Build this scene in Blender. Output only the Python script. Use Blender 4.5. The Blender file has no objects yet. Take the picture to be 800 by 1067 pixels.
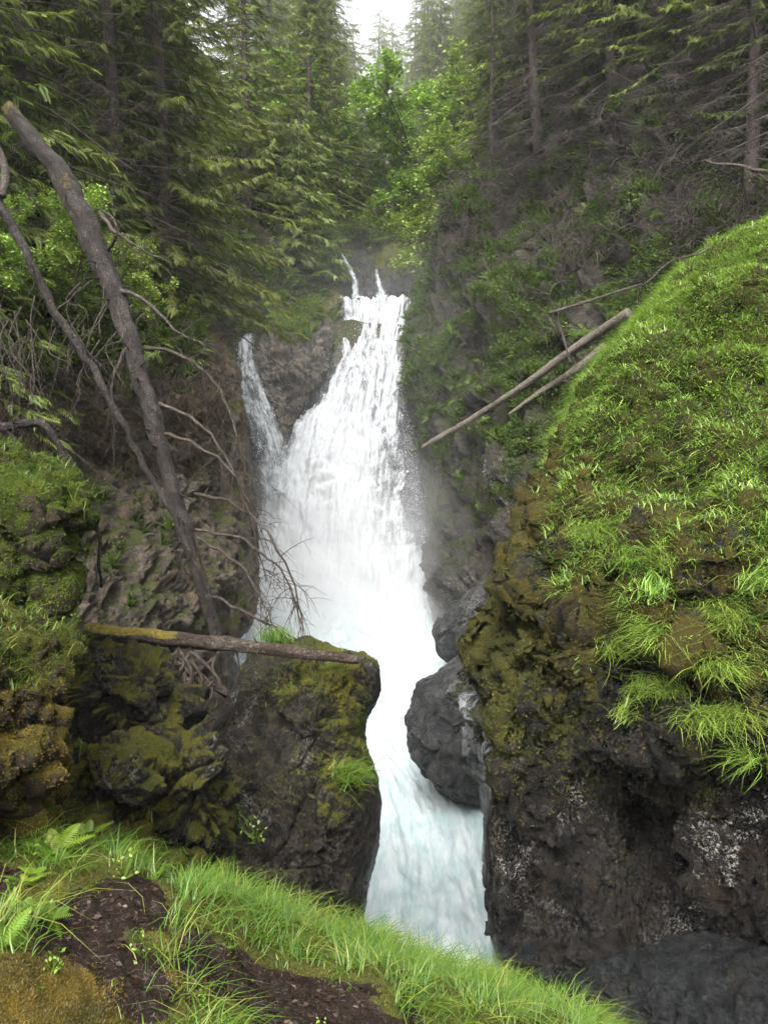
import bpy, math, time
import numpy as np
from mathutils import Vector

T0 = time.time()
rng = np.random.default_rng(7)
R = math.radians
scene = bpy.context.scene
COL = scene.collection

# ------------------------------------------------------------------ camera
F = 837.0
PITCH = R(6.0)
CP, SP = math.cos(PITCH), math.sin(PITCH)


def P(u, v, d):
    """point of the place seen at photo position (u, v), d metres ahead (world y)"""
    u, v, d = np.broadcast_arrays(np.asarray(u, float), np.asarray(v, float), np.asarray(d, float))
    a = (u - 400.0) / F
    b = (533.5 - v) / F
    y = CP + b * SP
    z = -SP + b * CP
    k = d / y
    return np.stack([a * k, d, z * k], -1)


def proj(p):
    p = np.asarray(p, float)
    f = np.maximum(p[..., 1] * CP - p[..., 2] * SP, 1e-3)
    up = p[..., 1] * SP + p[..., 2] * CP
    return 400 + F * p[..., 0] / f, 533.5 - F * up / f


cam = bpy.data.cameras.new("camera")
cam.sensor_fit = 'VERTICAL'
cam.sensor_height = 24.0
cam.lens = 24.0 * F / 1067.0
cam.clip_start = 0.05
cam.clip_end = 3000
camo = bpy.data.objects.new("camera", cam)
COL.objects.link(camo)
camo.location = (0, 0, 0)
camo.rotation_euler = (R(90) - PITCH, 0, 0)
scene.camera = camo

# ------------------------------------------------------------------ noise
_perm = np.random.default_rng(3).permutation(256)
_perm = np.concatenate([_perm, _perm, _perm])
_g = np.random.default_rng(5).normal(size=(256, 3))
_g /= np.linalg.norm(_g, axis=1)[:, None]


def pnoise(p):
    p = np.asarray(p, float)
    i = np.floor(p).astype(int)
    f = p - i
    w = f * f * f * (f * (f * 6 - 15) + 10)
    i &= 255
    res = 0
    for dx in (0, 1):
        wx = w[:, 0] if dx else 1 - w[:, 0]
        for dy in (0, 1):
            wy = w[:, 1] if dy else 1 - w[:, 1]
            for dz in (0, 1):
                wz = w[:, 2] if dz else 1 - w[:, 2]
                h = _perm[_perm[_perm[(i[:, 0] + dx) & 255] + ((i[:, 1] + dy) & 255)] + ((i[:, 2] + dz) & 255)]
                g = _g[h]
                res = res + wx * wy * wz * (g[:, 0] * (f[:, 0] - dx) + g[:, 1] * (f[:, 1] - dy) + g[:, 2] * (f[:, 2] - dz))
    return res * 1.5


def fbm(p, octv=4, gain=.5, ridged=False):
    s, a, q = 0, 1.0, np.asarray(p, float)
    for k in range(octv):
        n = pnoise(q)
        if ridged:
            n = 1 - 2 * np.abs(n)
        s = s + a * n
        a *= gain
        q = q * 2.03 + 17.3
    return s


_wr = np.random.default_rng(9).random((4096, 4))


def worley(p):
    """F1, F2, cell random"""
    p = np.asarray(p, float)
    i = np.floor(p).astype(int)
    n = len(p)
    f1 = np.full(n, 9.0)
    f2 = np.full(n, 9.0)
    cid = np.zeros(n)
    for dx in (-1, 0, 1):
        for dy in (-1, 0, 1):
            for dz in (-1, 0, 1):
                c = i + np.array([dx, dy, dz])
                h = ((c[:, 0] * 73856093) ^ (c[:, 1] * 19349663) ^ (c[:, 2] * 83492791)) & 4095
                r = _wr[h]
                dd = np.sqrt(((c + r[:, :3] - p) ** 2).sum(1))
                nearer = dd < f1
                f2 = np.where(nearer, f1, np.minimum(f2, dd))
                cid = np.where(nearer, r[:, 3], cid)
                f1 = np.where(nearer, dd, f1)
    return f1, f2, cid


def sstep(a, b, x):
    t = np.clip((x - a) / (b - a), 0, 1)
    return t * t * (3 - 2 * t)


# ------------------------------------------------------------------ mesh helpers
def link(name, me, mat=None, parent=None):
    o = bpy.data.objects.new(name, me)
    COL.objects.link(o)
    if mat is not None:
        me.materials.append(mat)
    if parent is not None:
        o.parent = parent
    return o


def mesh(name, V, faces, attrs=None, smooth=True):
    """faces: int array (n,3) or (n,4)"""
    V = np.ascontiguousarray(V, dtype=np.float32)
    faces = np.ascontiguousarray(faces, dtype=np.int32)
    k = faces.shape[1]
    me = bpy.data.meshes.new(name)
    me.vertices.add(len(V))
    me.vertices.foreach_set("co", V.ravel())
    me.loops.add(faces.size)
    me.loops.foreach_set("vertex_index", faces.ravel())
    me.polygons.add(len(faces))
    me.polygons.foreach_set("loop_start", np.arange(0, faces.size, k, dtype=np.int32))
    me.polygons.foreach_set("loop_total", np.full(len(faces), k, dtype=np.int32))
    if smooth:
        me.polygons.foreach_set("use_smooth", np.ones(len(faces), dtype=bool))
    for n, a in (attrs or {}).items():
        a = np.ascontiguousarray(a, dtype=np.float32)
        if a.ndim == 1:
            at = me.attributes.new(n, 'FLOAT', 'POINT')
            at.data.foreach_set("value", a)
        else:
            at = me.attributes.new(n, 'FLOAT_VECTOR', 'POINT')
            at.data.foreach_set("vector", a.ravel())
    me.update()
    me.validate()
    return me


def tag(o, label=None, cat=None, group=None, kind=None):
    if label:
        o['label'] = label
    if cat:
        o['category'] = cat
    if group:
        o['group'] = group
    if kind:
        o['kind'] = kind
    return o


def empty(name, loc):
    o = bpy.data.objects.new(name, None)
    o.empty_display_size = .2
    COL.objects.link(o)
    o.location = tuple(float(x) for x in loc)
    return o


def grid_faces(nr, nc, wrapc=False):
    idx = np.arange(nr * nc).reshape(nr, nc)
    if wrapc:
        a = idx[:-1]
        b = np.roll(idx, -1, 1)[:-1]
        c = np.roll(idx, -1, 1)[1:]
        d = idx[1:]
    else:
        a, b, c, d = idx[:-1, :-1], idx[:-1, 1:], idx[1:, 1:], idx[1:, :-1]
    return np.stack([a.ravel(), d.ravel(), c.ravel(), b.ravel()], 1)


def normals(V, Fq):
    n = np.zeros_like(V)
    a, b, c = V[Fq[:, 0]], V[Fq[:, 1]], V[Fq[:, 2]]
    d = V[Fq[:, 3]] if Fq.shape[1] == 4 else c
    fn = np.cross(c - a, d - b) if Fq.shape[1] == 4 else np.cross(b - a, c - a)
    for k in range(Fq.shape[1]):
        for x in range(3):
            n[:, x] += np.bincount(Fq[:, k], weights=fn[:, x], minlength=len(V))
    return n / np.maximum(np.linalg.norm(n, axis=1), 1e-9)[:, None]


def crom(pts, t):
    """Catmull-Rom through pts, t in 0..1 by chord length"""
    pts = np.asarray(pts, float)
    if len(pts) == 2:
        return pts[0] + (pts[1] - pts[0]) * np.asarray(t)[:, None]
    seg = np.linalg.norm(np.diff(pts, axis=0), axis=1) ** .7
    s = np.concatenate([[0], np.cumsum(seg)])
    s /= s[-1]
    k = np.clip(np.searchsorted(s, t, side='right') - 1, 0, len(pts) - 2)
    f = ((t - s[k]) / (s[k + 1] - s[k]))[:, None]
    p0 = pts[np.maximum(k - 1, 0)]
    p1, p2 = pts[k], pts[k + 1]
    p3 = pts[np.minimum(k + 2, len(pts) - 1)]
    return .5 * (2 * p1 + (p2 - p0) * f + (2 * p0 - 5 * p1 + 4 * p2 - p3) * f ** 2 + (3 * p1 - p0 - 3 * p2 + p3) * f ** 3)


def rbf(pts):
    """smooth depth field through scattered (u, v, d)"""
    pts = np.asarray(pts, float)
    X, d = pts[:, :2] / 100.0, pts[:, 2]
    n = len(X)
    r = np.linalg.norm(X[:, None] - X[None], axis=2)
    A = np.zeros((n + 3, n + 3))
    A[:n, :n] = r + np.eye(n) * 1e-3
    A[:n, n] = 1
    A[:n, n + 1:] = X
    A[n:, :n] = A[:n, n:].T
    w = np.linalg.solve(A, np.concatenate([d, np.zeros(3)]))

    def f(u, v):
        q = np.stack([np.ravel(u), np.ravel(v)], 1) / 100.0
        out = np.empty(len(q))
        for a in range(0, len(q), 50000):
            c = q[a:a + 50000]
            out[a:a + 50000] = np.linalg.norm(c[:, None] - X[None], axis=2) @ w[:n] + w[n] + c @ w[n + 1:]
        return out.reshape(np.shape(u))
    return f


class Surf:
    """a piece of ground: verts, quads, normals"""
    def __init__(self, V, Fq):
        self.V, self.F = V, Fq
        self.refresh()

    def refresh(self):
        self.N = normals(self.V, self.F)
        self.u, self.v = proj(self.V)

    def push(self, amt):
        self.V = self.V + self.N * amt[:, None]
        self.refresh()

    def sample(self, n, w=None):
        """n random points on the surface by area times vertex weight w; returns points, normals, and vertex index"""
        V, Fq = self.V, self.F
        a, b, c = V[Fq[:, 0]], V[Fq[:, 1]], V[Fq[:, 2]]
        d = V[Fq[:, 3]]
        ar = .5 * np.linalg.norm(np.cross(c - a, d - b), axis=1)
        if w is not None:
            ar = ar * w[Fq].mean(1)
        cs = np.cumsum(ar)
        if cs[-1] <= 0:
            return np.zeros((0, 3)), np.zeros((0, 3)), np.zeros(0, int)
        k = np.searchsorted(cs, rng.random(n) * cs[-1]).clip(0, len(Fq) - 1)
        s, t = rng.random(n)[:, None], rng.random(n)[:, None]
        p = (a[k] * (1 - s) + b[k] * s) * (1 - t) + (d[k] * (1 - s) + c[k] * s) * t
        return p, self.N[Fq[k, 0]], Fq[k, 0]


def relief(left, right, depth, nr, nc, rl=None, rr=None, rt=None, back=(3, 3, 3), bias=1.3, ew=55, e0_=.04):
    """rock face between a left and a right outline; rl/rr/rt=(pixel width, metres) round the left/right/top edge back into depth"""
    t = np.linspace(0, 1, nr)
    L, Rr = crom(left, t), crom(right, t)
    s = np.linspace(0, 1, nc)
    if rl and not rr:
        s = s ** bias
    if rr and not rl:
        s = 1 - (1 - s) ** bias
    u = L[:, :1] + (Rr[:, :1] - L[:, :1]) * s
    v = L[:, 1:] + (Rr[:, 1:] - L[:, 1:]) * s
    d = rbf(depth)(u, v)
    cols = []
    len_px = np.hypot(Rr[:, 0] - L[:, 0], Rr[:, 1] - L[:, 1])[:, None]

    def rnd(q):
        q = np.clip(q, 0, 1)
        return 1 - np.sqrt(np.maximum(1 - (1 - q) ** 2, 0))
    if rl:
        d = d + rl[1] * rnd(s * len_px / rl[0])
    if rr:
        d = d + rr[1] * rnd((1 - s) * len_px / rr[0])
    if rt:
        tp = (v - v[:1]) / rt[0]
        d = d + rt[1] * rnd(tp)
    U, Vv, D = u, v, d
    nb = 14
    k = np.linspace(0, 1, nb + 1)[1:]
    if rl:
        U = np.concatenate([U[:, :1] + (k * 10)[None, ::-1], U], 1)
        Vv = np.concatenate([np.repeat(Vv[:, :1], nb, 1), Vv], 1)
        D = np.concatenate([D[:, :1] + (k * back[0])[None, ::-1], D], 1)
    if rr:
        U = np.concatenate([U, U[:, -1:] - (k * 10)[None]], 1)
        Vv = np.concatenate([Vv, np.repeat(Vv[:, -1:], nb, 1)], 1)
        D = np.concatenate([D, D[:, -1:] + (k * back[1])[None]], 1)
    if rt:
        U = np.concatenate([np.repeat(U[:1], nb, 0), U], 0)
        Vv = np.concatenate([Vv[:1] + (k * 14)[::-1, None], Vv], 0)
        D = np.concatenate([D[:1] + (k * back[2])[::-1, None], D], 0)
    V = P(U, Vv, D).reshape(-1, 3)
    S = Surf(V, grid_faces(*U.shape))
    e = np.full(U.shape, 1.0)
    jj = np.arange(U.shape[1])[None]
    ii = np.arange(U.shape[0])[:, None]
    e0 = np.hypot(U - U[:, nb if rl else 0][:, None], Vv - Vv[:, nb if rl else 0][:, None]) / ew if rl else e
    e1 = np.hypot(U - U[:, -1 - nb][:, None], Vv - Vv[:, -1 - nb][:, None]) / ew if rr else e
    e2 = np.abs(Vv - Vv[nb if rt else 0][None]) / 45 if rt else e
    S.edge = e0_ + (1 - e0_) * np.clip(np.minimum(np.minimum(e0, e1), e2), 0, 1).ravel()
    return S


def blob(outline, d, thick, n=150, m=90, tilt=(0, 0)):
    """closed rock whose seen outline is traced, with its own distance and real thickness (front, back); tilt=(du, dv) metres of depth per 100 px"""
    o = np.asarray(outline, float)
    c = o.mean(0)
    cl = np.concatenate([o, o[:1]])
    th = np.linspace(0, 1, n, endpoint=False)
    ext = np.concatenate([o[-2:], o, o[:3]])
    seg = np.linalg.norm(np.diff(ext, axis=0), axis=1)
    s = np.concatenate([[0], np.cumsum(seg)])
    a, b = s[2], s[2 + len(o)]
    tt = (a + th * (b - a))
    k = np.searchsorted(s, tt, side='right') - 1
    f = ((tt - s[k]) / seg[k])[:, None]
    p0, p1, p2, p3 = ext[k - 1], ext[k], ext[k + 1], ext[np.minimum(k + 2, len(ext) - 1)]
    ring = .5 * (2 * p1 + (p2 - p0) * f + (2 * p0 - 5 * p1 + 4 * p2 - p3) * f ** 2 + (3 * p1 - p0 - 3 * p2 + p3) * f ** 3)
    phi = np.linspace(.015, math.pi - .015, m)
    sp = np.sin(phi) ** .7
    U = c[0] + (ring[:, 0] - c[0])[None] * sp[:, None]
    W = c[1] + (ring[:, 1] - c[1])[None] * sp[:, None]
    cph = np.cos(phi)[:, None]
    D = d - np.where(cph > 0, thick[0] * cph, thick[1] * cph) + tilt[0] * (U - c[0]) / 100 + tilt[1] * (W - c[1]) / 100
    V = P(U, W, D).reshape(-1, 3)
    Fq = grid_faces(m, n, True)[:, ::-1]
    k = np.arange(n)
    k2 = (k + 1) % n
    e = (m - 1) * n
    V = np.concatenate([V, [V[:n].mean(0)], [V[e:].mean(0)]])
    # end caps as quads that share the pole corner
    h = n // 2
    q1 = np.stack([np.full(h, m * n), k[::2], k[1::2], (k[1::2] + 1) % n], 1)
    q2 = np.stack([np.full(h, m * n + 1), e + (k[1::2] + 1) % n, e + k[1::2], e + k[::2]], 1)
    return Surf(V, np.concatenate([Fq, q1, q2]))


def rocky(S, big=.5, blk=.3, fine=.06, sc=1.0, aniso=(1, 1, .7), seed=0):
    """fractured rock: broad swells, offset blocks, ledges, cracks and grain"""
    p = S.V / sc * np.array(aniso) + seed * 13.7
    amt = big * fbm(p * .45, 3)
    warp = np.stack([pnoise(p * 1.1 + 5), pnoise(p * 1.1 + 31), pnoise(p * 1.1 + 77)], 1) * .45
    f1, f2, c = worley((p + warp) * np.array([.95, .95, 1.25]))
    amt += blk * (c - .5) * sstep(0, .22, f2 - f1)
    f1, f2, c = worley((p + warp * .6) * np.array([2.3, 2.3, 3.1]) + 40)
    amt += blk * .45 * (c - .5) * sstep(0, .2, f2 - f1) - blk * .12 * (1 - sstep(0, .1, f2 - f1))
    # tilted bedding ledges
    bd = (p + warp * .7) @ np.array([.35, .25, .9]) * 2.6 + .6 * pnoise(p * .7 + 3)
    fr = bd - np.floor(bd)
    amt += blk * .28 * (sstep(.0, .25, fr) * (1 - fr) - .4) * sstep(-.3, .2, pnoise(p * .6 + 60))
    amt += fine * 1.5 * (fbm(p * 5, 5, .6, ridged=True) - .6)
    S.push(amt * sc ** .5 * (.12 + .88 * getattr(S, 'edge', 1.0)))


def pillows(S, mask, size=.3, amp=.1, seed=0):
    """rounded moss cushions that sag a little"""
    p = S.V / size + seed * 9.1
    p = p + np.stack([pnoise(p * .8 + 3), pnoise(p * .8 + 41), pnoise(p * .8 + 8)], 1) * .35
    f1, f2, c = worley(p)
    h = (1 - np.clip(f1, 0, 1) ** 2) * (.5 + c) - .45
    h += .25 * fbm(S.V / size * 3, 3)
    S.push(mask * amp * h)
    return h


# ------------------------------------------------------------------ materials
def new_mat(name):
    m = bpy.data.materials.new(name)
    m.use_nodes = True
    nt = m.node_tree
    nt.nodes.clear()
    out = nt.nodes.new("ShaderNodeOutputMaterial")
    return m, nt, out


def N(nt, typ, **kw):
    n = nt.nodes.new(typ)
    for k, v in kw.items():
        if k.startswith('i_'):
            n.inputs[k[2:].replace('_', ' ')].default_value = v
        else:
            setattr(n, k, v)
    return n


def L(nt, a, b):
    nt.links.new(a, b)


def noise_node(nt, scale, detail=6, rough=.6, vec=None, dist=0):
    n = N(nt, "ShaderNodeTexNoise")
    n.inputs['Scale'].default_value = scale
    n.inputs['Detail'].default_value = detail
    n.inputs['Roughness'].default_value = rough
    n.inputs['Distortion'].default_value = dist
    if vec is not None:
        L(nt, vec, n.inputs['Vector'])
    return n


def ramp(nt, src, stops):
    r = N(nt, "ShaderNodeValToRGB")
    e = r.color_ramp.elements
    while len(e) < len(stops):
        e.new(.5)
    for k, (p, c) in enumerate(stops):
        e[k].position = p
        e[k].color = (c, c, c, 1) if np.isscalar(c) else (*c, 1)
    L(nt, src, r.inputs[0])
    return r.outputs[0]


def mix(nt, fac, a, b, mode='MIX'):
    m = N(nt, "ShaderNodeMix", data_type='RGBA', blend_type=mode)
    for s, x in ((0, fac), (6, a), (7, b)):
        if hasattr(x, 'is_output'):
            L(nt, x, m.inputs[s])
        elif s == 0:
            m.inputs[0].default_value = x
        else:
            m.inputs[s].default_value = (*x, 1)
    return m.outputs[2]


def mth(nt, op, a, b=0.0, clamp=False):
    m = N(nt, "ShaderNodeMath", operation=op, use_clamp=clamp)
    for s, x in ((0, a), (1, b)):
        if hasattr(x, 'is_output'):
            L(nt, x, m.inputs[s])
        else:
            m.inputs[s].default_value = x
    return m.outputs[0]


def attr(nt, name):
    return N(nt, "ShaderNodeAttribute", attribute_name=name)


def rock_mat(name, dark=(.030, .027, .024), mid=(.075, .066, .056), pale=(.26, .25, .23), moss_a=(.045, .06, .008), moss_b=(.12, .11, .012),
             scale=1.0, pale_amt=.5, rough=(.35, .75), streak=True, soil=(.05, .034, .022), rust=(.12, .075, .012), spec=.4):
    m, nt, out = new_mat(name)
    co = N(nt, "ShaderNodeTexCoord").outputs['Object']
    n1 = noise_node(nt, 1.1 * scale, 9, .68, co, .6)
    n2 = noise_node(nt, 7 * scale, 9, .72, co, .3)
    n3 = noise_node(nt, 30 * scale, 8, .75, co)
    rg_ = noise_node(nt, 2.6 * scale, 12, .62, co, .2)
    rg_.noise_type = 'RIDGED_MULTIFRACTAL'
    rg_.normalize = True
    base = mix(nt, ramp(nt, n1.outputs[0], [(.40, 0), (.60, 1)]), dark, mid)
    base = mix(nt, ramp(nt, n2.outputs[0], [(.46, 0), (.70, .9)]), base, (mid[0] * 2.1, mid[1] * 1.95, mid[2] * 1.8))
    base = mix(nt, ramp(nt, n3.outputs[0], [(.36, .8), (.52, 0)]), base, tuple(x * .45 for x in dark))
    # iron stain
    base = mix(nt, ramp(nt, noise_node(nt, 1.9 * scale, 7, .7, co, 1).outputs[0], [(.52, 0), (.68, .55)]), base, (mid[0] * 1.5, mid[1] * 1.05, mid[2] * .6))
    if streak:
        mp = N(nt, "ShaderNodeMapping")
        mp.inputs['Scale'].default_value = (5 * scale, 5 * scale, .5 * scale)
        L(nt, co, mp.inputs[0])
        n4 = noise_node(nt, 1.0, 8, .68, mp.outputs[0], .8)
        base = mix(nt, ramp(nt, n4.outputs[0], [(.50, 0), (.62, .8)]), base, tuple(x * .4 for x in dark))
        base = mix(nt, ramp(nt, n4.outputs[0], [(.34, .35), (.42, 0)]), base, tuple(x * 2.6 for x in mid))
    # pale lichen and mineral spots
    pl = mth(nt, 'MULTIPLY', ramp(nt, n3.outputs[0], [(.52, 0), (.58, 1)]), ramp(nt, noise_node(nt, 1.7 * scale, 7, .7, co, .5).outputs[0], [(.51, 0), (.58, 1)]))
    pl = mth(nt, 'MULTIPLY', pl, mth(nt, 'ADD', attr(nt, "pale").outputs['Fac'], pale_amt * .35, True))
    sp_ = noise_node(nt, 16 * scale, 10, .8, co, .4)
    pl = mth(nt, 'MAXIMUM', pl, mth(nt, 'MULTIPLY', ramp(nt, sp_.outputs[0], [(.60, 0), (.645, .8)]), mth(nt, 'ADD', mth(nt, 'MULTIPLY', attr(nt, "pale").outputs['Fac'], .8), .12, True)))
    base = mix(nt, pl, base, pale)
    base = mix(nt, mth(nt, 'MULTIPLY', attr(nt, "soil").outputs['Fac'], ramp(nt, n2.outputs[0], [(.3, .4), (.6, 1)])), base, mix(nt, ramp(nt, n3.outputs[0], [(.4, 0), (.6, 1)]), tuple(x * .5 for x in soil), tuple(x * 1.4 for x in soil)))
    mo = mth(nt, 'ADD', attr(nt, "moss").outputs['Fac'], mth(nt, 'MULTIPLY', mth(nt, 'SUBTRACT', noise_node(nt, 5 * scale, 10, .75, co).outputs[0], .5), 1.9))
    mo = ramp(nt, mo, [(.45, 0), (.62, 1)])
    mc = mix(nt, ramp(nt, noise_node(nt, 3.0 * scale, 8, .7, co, .5).outputs[0], [(.38, 0), (.64, 1)]), moss_a, moss_b)
    mc = mix(nt, ramp(nt, n3.outputs[0], [(.38, .7), (.56, 0)]), mc, tuple(x * .3 for x in moss_a))
    mc = mix(nt, mth(nt, 'MULTIPLY', attr(nt, "rust").outputs['Fac'], ramp(nt, n2.outputs[0], [(.36, .1), (.62, .9)])), mc, rust)
    colr = mix(nt, mo, base, mc)
    b = N(nt, "ShaderNodeBsdfPrincipled")
    L(nt, colr, b.inputs['Base Color'])
    rg = ramp(nt, mth(nt, 'ADD', mth(nt, 'MULTIPLY', n1.outputs[0], .6), mth(nt, 'MULTIPLY', n3.outputs[0], .4)), [(.42, rough[0]), (.58, rough[1])])
    rg = mth(nt, 'ADD', rg, mth(nt, 'MULTIPLY', mo, .6), True)
    L(nt, rg, b.inputs['Roughness'])
    b.inputs['Specular IOR Level'].default_value = spec
    h = mth(nt, 'ADD', mth(nt, 'MULTIPLY', n2.outputs[0], 1.1), mth(nt, 'MULTIPLY', n3.outputs[0], .5))
    h = mth(nt, 'ADD', h, mth(nt, 'MULTIPLY', rg_.outputs[0], .55))
    h = mth(nt, 'ADD', h, mth(nt, 'MULTIPLY', noise_node(nt, 110 * scale, 5, .75, co).outputs[0], mth(nt, 'ADD', mth(nt, 'MULTIPLY', mo, .3), .16)))
    bp = N(nt, "ShaderNodeBump")
    bp.inputs['Strength'].default_value = 1.0
    bp.inputs['Distance'].default_value = .11 / scale
    L(nt, h, bp.inputs['Height'])
    L(nt, bp.outputs[0], b.inputs['Normal'])
    L(nt, b.outputs[0], out.inputs[0])
    return m


def leaf_mat(name, a, b, c=None, trans=.35, rough=.5, gloss=.06, obj_var=.25):
    """leaves and needles: colour runs a -> b (-> c) with the tint of each leaf; each plant differs a little"""
    m, nt, out = new_mat(name)
    t = attr(nt, "tint").outputs['Fac']
    stops = [(0, a), (1, b)] if c is None else [(0, a), (.7, b), (1, c)]
    colr = ramp(nt, t, stops)
    oi = N(nt, "ShaderNodeObjectInfo")
    hs = N(nt, "ShaderNodeHueSaturation")
    L(nt, colr, hs.inputs['Color'])
    L(nt, mth(nt, 'ADD', mth(nt, 'MULTIPLY', oi.outputs['Random'], obj_var), 1 - obj_var / 2), hs.inputs['Value'])
    L(nt, mth(nt, 'ADD', mth(nt, 'MULTIPLY', oi.outputs['Random'], .03), .485), hs.inputs['Hue'])
    colr = hs.outputs[0]
    d = N(nt, "ShaderNodeBsdfDiffuse")
    tr = N(nt, "ShaderNodeBsdfTranslucent")
    gl = N(nt, "ShaderNodeBsdfGlossy")
    gl.inputs['Roughness'].default_value = rough
    gl.inputs['Color'].default_value = (.9, .95, .9, 1)
    L(nt, colr, d.inputs[0])
    L(nt, mix(nt, .35, colr, (.12, .2, .02)), tr.inputs[0])
    m1 = N(nt, "ShaderNodeMixShader")
    m1.inputs[0].default_value = trans
    L(nt, d.outputs[0], m1.inputs[1])
    L(nt, tr.outputs[0], m1.inputs[2])
    m2 = N(nt, "ShaderNodeMixShader")
    m2.inputs[0].default_value = gloss
    L(nt, m1.outputs[0], m2.inputs[1])
    L(nt, gl.outputs[0], m2.inputs[2])
    L(nt, m2.outputs[0], out.inputs[0])
    return m


def bark_mat(name, a, b, lichen=(.2, .2, .17), lich=.3, scale=1.0, moss=.0):
    m, nt, out = new_mat(name)
    co = N(nt, "ShaderNodeTexCoord").outputs['Object']
    n1 = noise_node(nt, 14 * scale, 8, .7, co, .8)
    n2 = noise_node(nt, 3 * scale, 6, .65, co)
    n3 = noise_node(nt, 55 * scale, 5, .7, co)
    colr = mix(nt, ramp(nt, n1.outputs[0], [(.35, 0), (.65, 1)]), a, b)
    # bark scales
    wv = N(nt, "ShaderNodeMixRGB", blend_type='ADD')
    wv.inputs[0].default_value = .035 / scale
    L(nt, co, wv.inputs[1])
    L(nt, n3.outputs['Color'], wv.inputs[2])
    vo = N(nt, "ShaderNodeTexVoronoi", feature='DISTANCE_TO_EDGE')
    vo.inputs['Scale'].default_value = 24 * scale
    L(nt, wv.outputs[0], vo.inputs['Vector'])
    vc = N(nt, "ShaderNodeTexVoronoi")
    vc.inputs['Scale'].default_value = 24 * scale
    L(nt, wv.outputs[0], vc.inputs['Vector'])
    sc_ = N(nt, "ShaderNodeSeparateColor")
    L(nt, vc.outputs['Color'], sc_.inputs[0])
    colr = mix(nt, mth(nt, 'MULTIPLY', sc_.outputs[0], .55), colr, tuple(x * 1.8 for x in b))
    colr = mix(nt, ramp(nt, vo.outputs['Distance'], [(.0, .9), (.12, 0)]), colr, tuple(x * .35 for x in a))
    colr = mix(nt, mth(nt, 'MULTIPLY', ramp(nt, n2.outputs[0], [(.5, 0), (.62, 1)]), mth(nt, 'MULTIPLY', ramp(nt, n3.outputs[0], [(.45, 0), (.6, 1)]), lich * 2)), colr, lichen)
    if moss:
        mo = ramp(nt, mth(nt, 'ADD', attr(nt, "moss").outputs['Fac'], mth(nt, 'MULTIPLY', mth(nt, 'SUBTRACT', n1.outputs[0], .5), .9)), [(.42, 0), (.6, 1)])
        colr = mix(nt, mo, colr, mix(nt, ramp(nt, n3.outputs[0], [(.35, 0), (.65, 1)]), (.09, .075, .01), (.17, .13, .02)))
    b_ = N(nt, "ShaderNodeBsdfPrincipled")
    L(nt, colr, b_.inputs['Base Color'])
    b_.inputs['Roughness'].default_value = .7
    b_.inputs['Specular IOR Level'].default_value = .3
    bp = N(nt, "ShaderNodeBump")
    bp.inputs['Strength'].default_value = .8
    bp.inputs['Distance'].default_value = .03
    L(nt, mth(nt, 'ADD', mth(nt, 'ADD', n1.outputs[0], mth(nt, 'MULTIPLY', n3.outputs[0], .5)), ramp(nt, vo.outputs['Distance'], [(0, 0), (.15, .6)])), bp.inputs['Height'])
    L(nt, bp.outputs[0], b_.inputs['Normal'])
    L(nt, b_.outputs[0], out.inputs[0])
    return m


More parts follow.
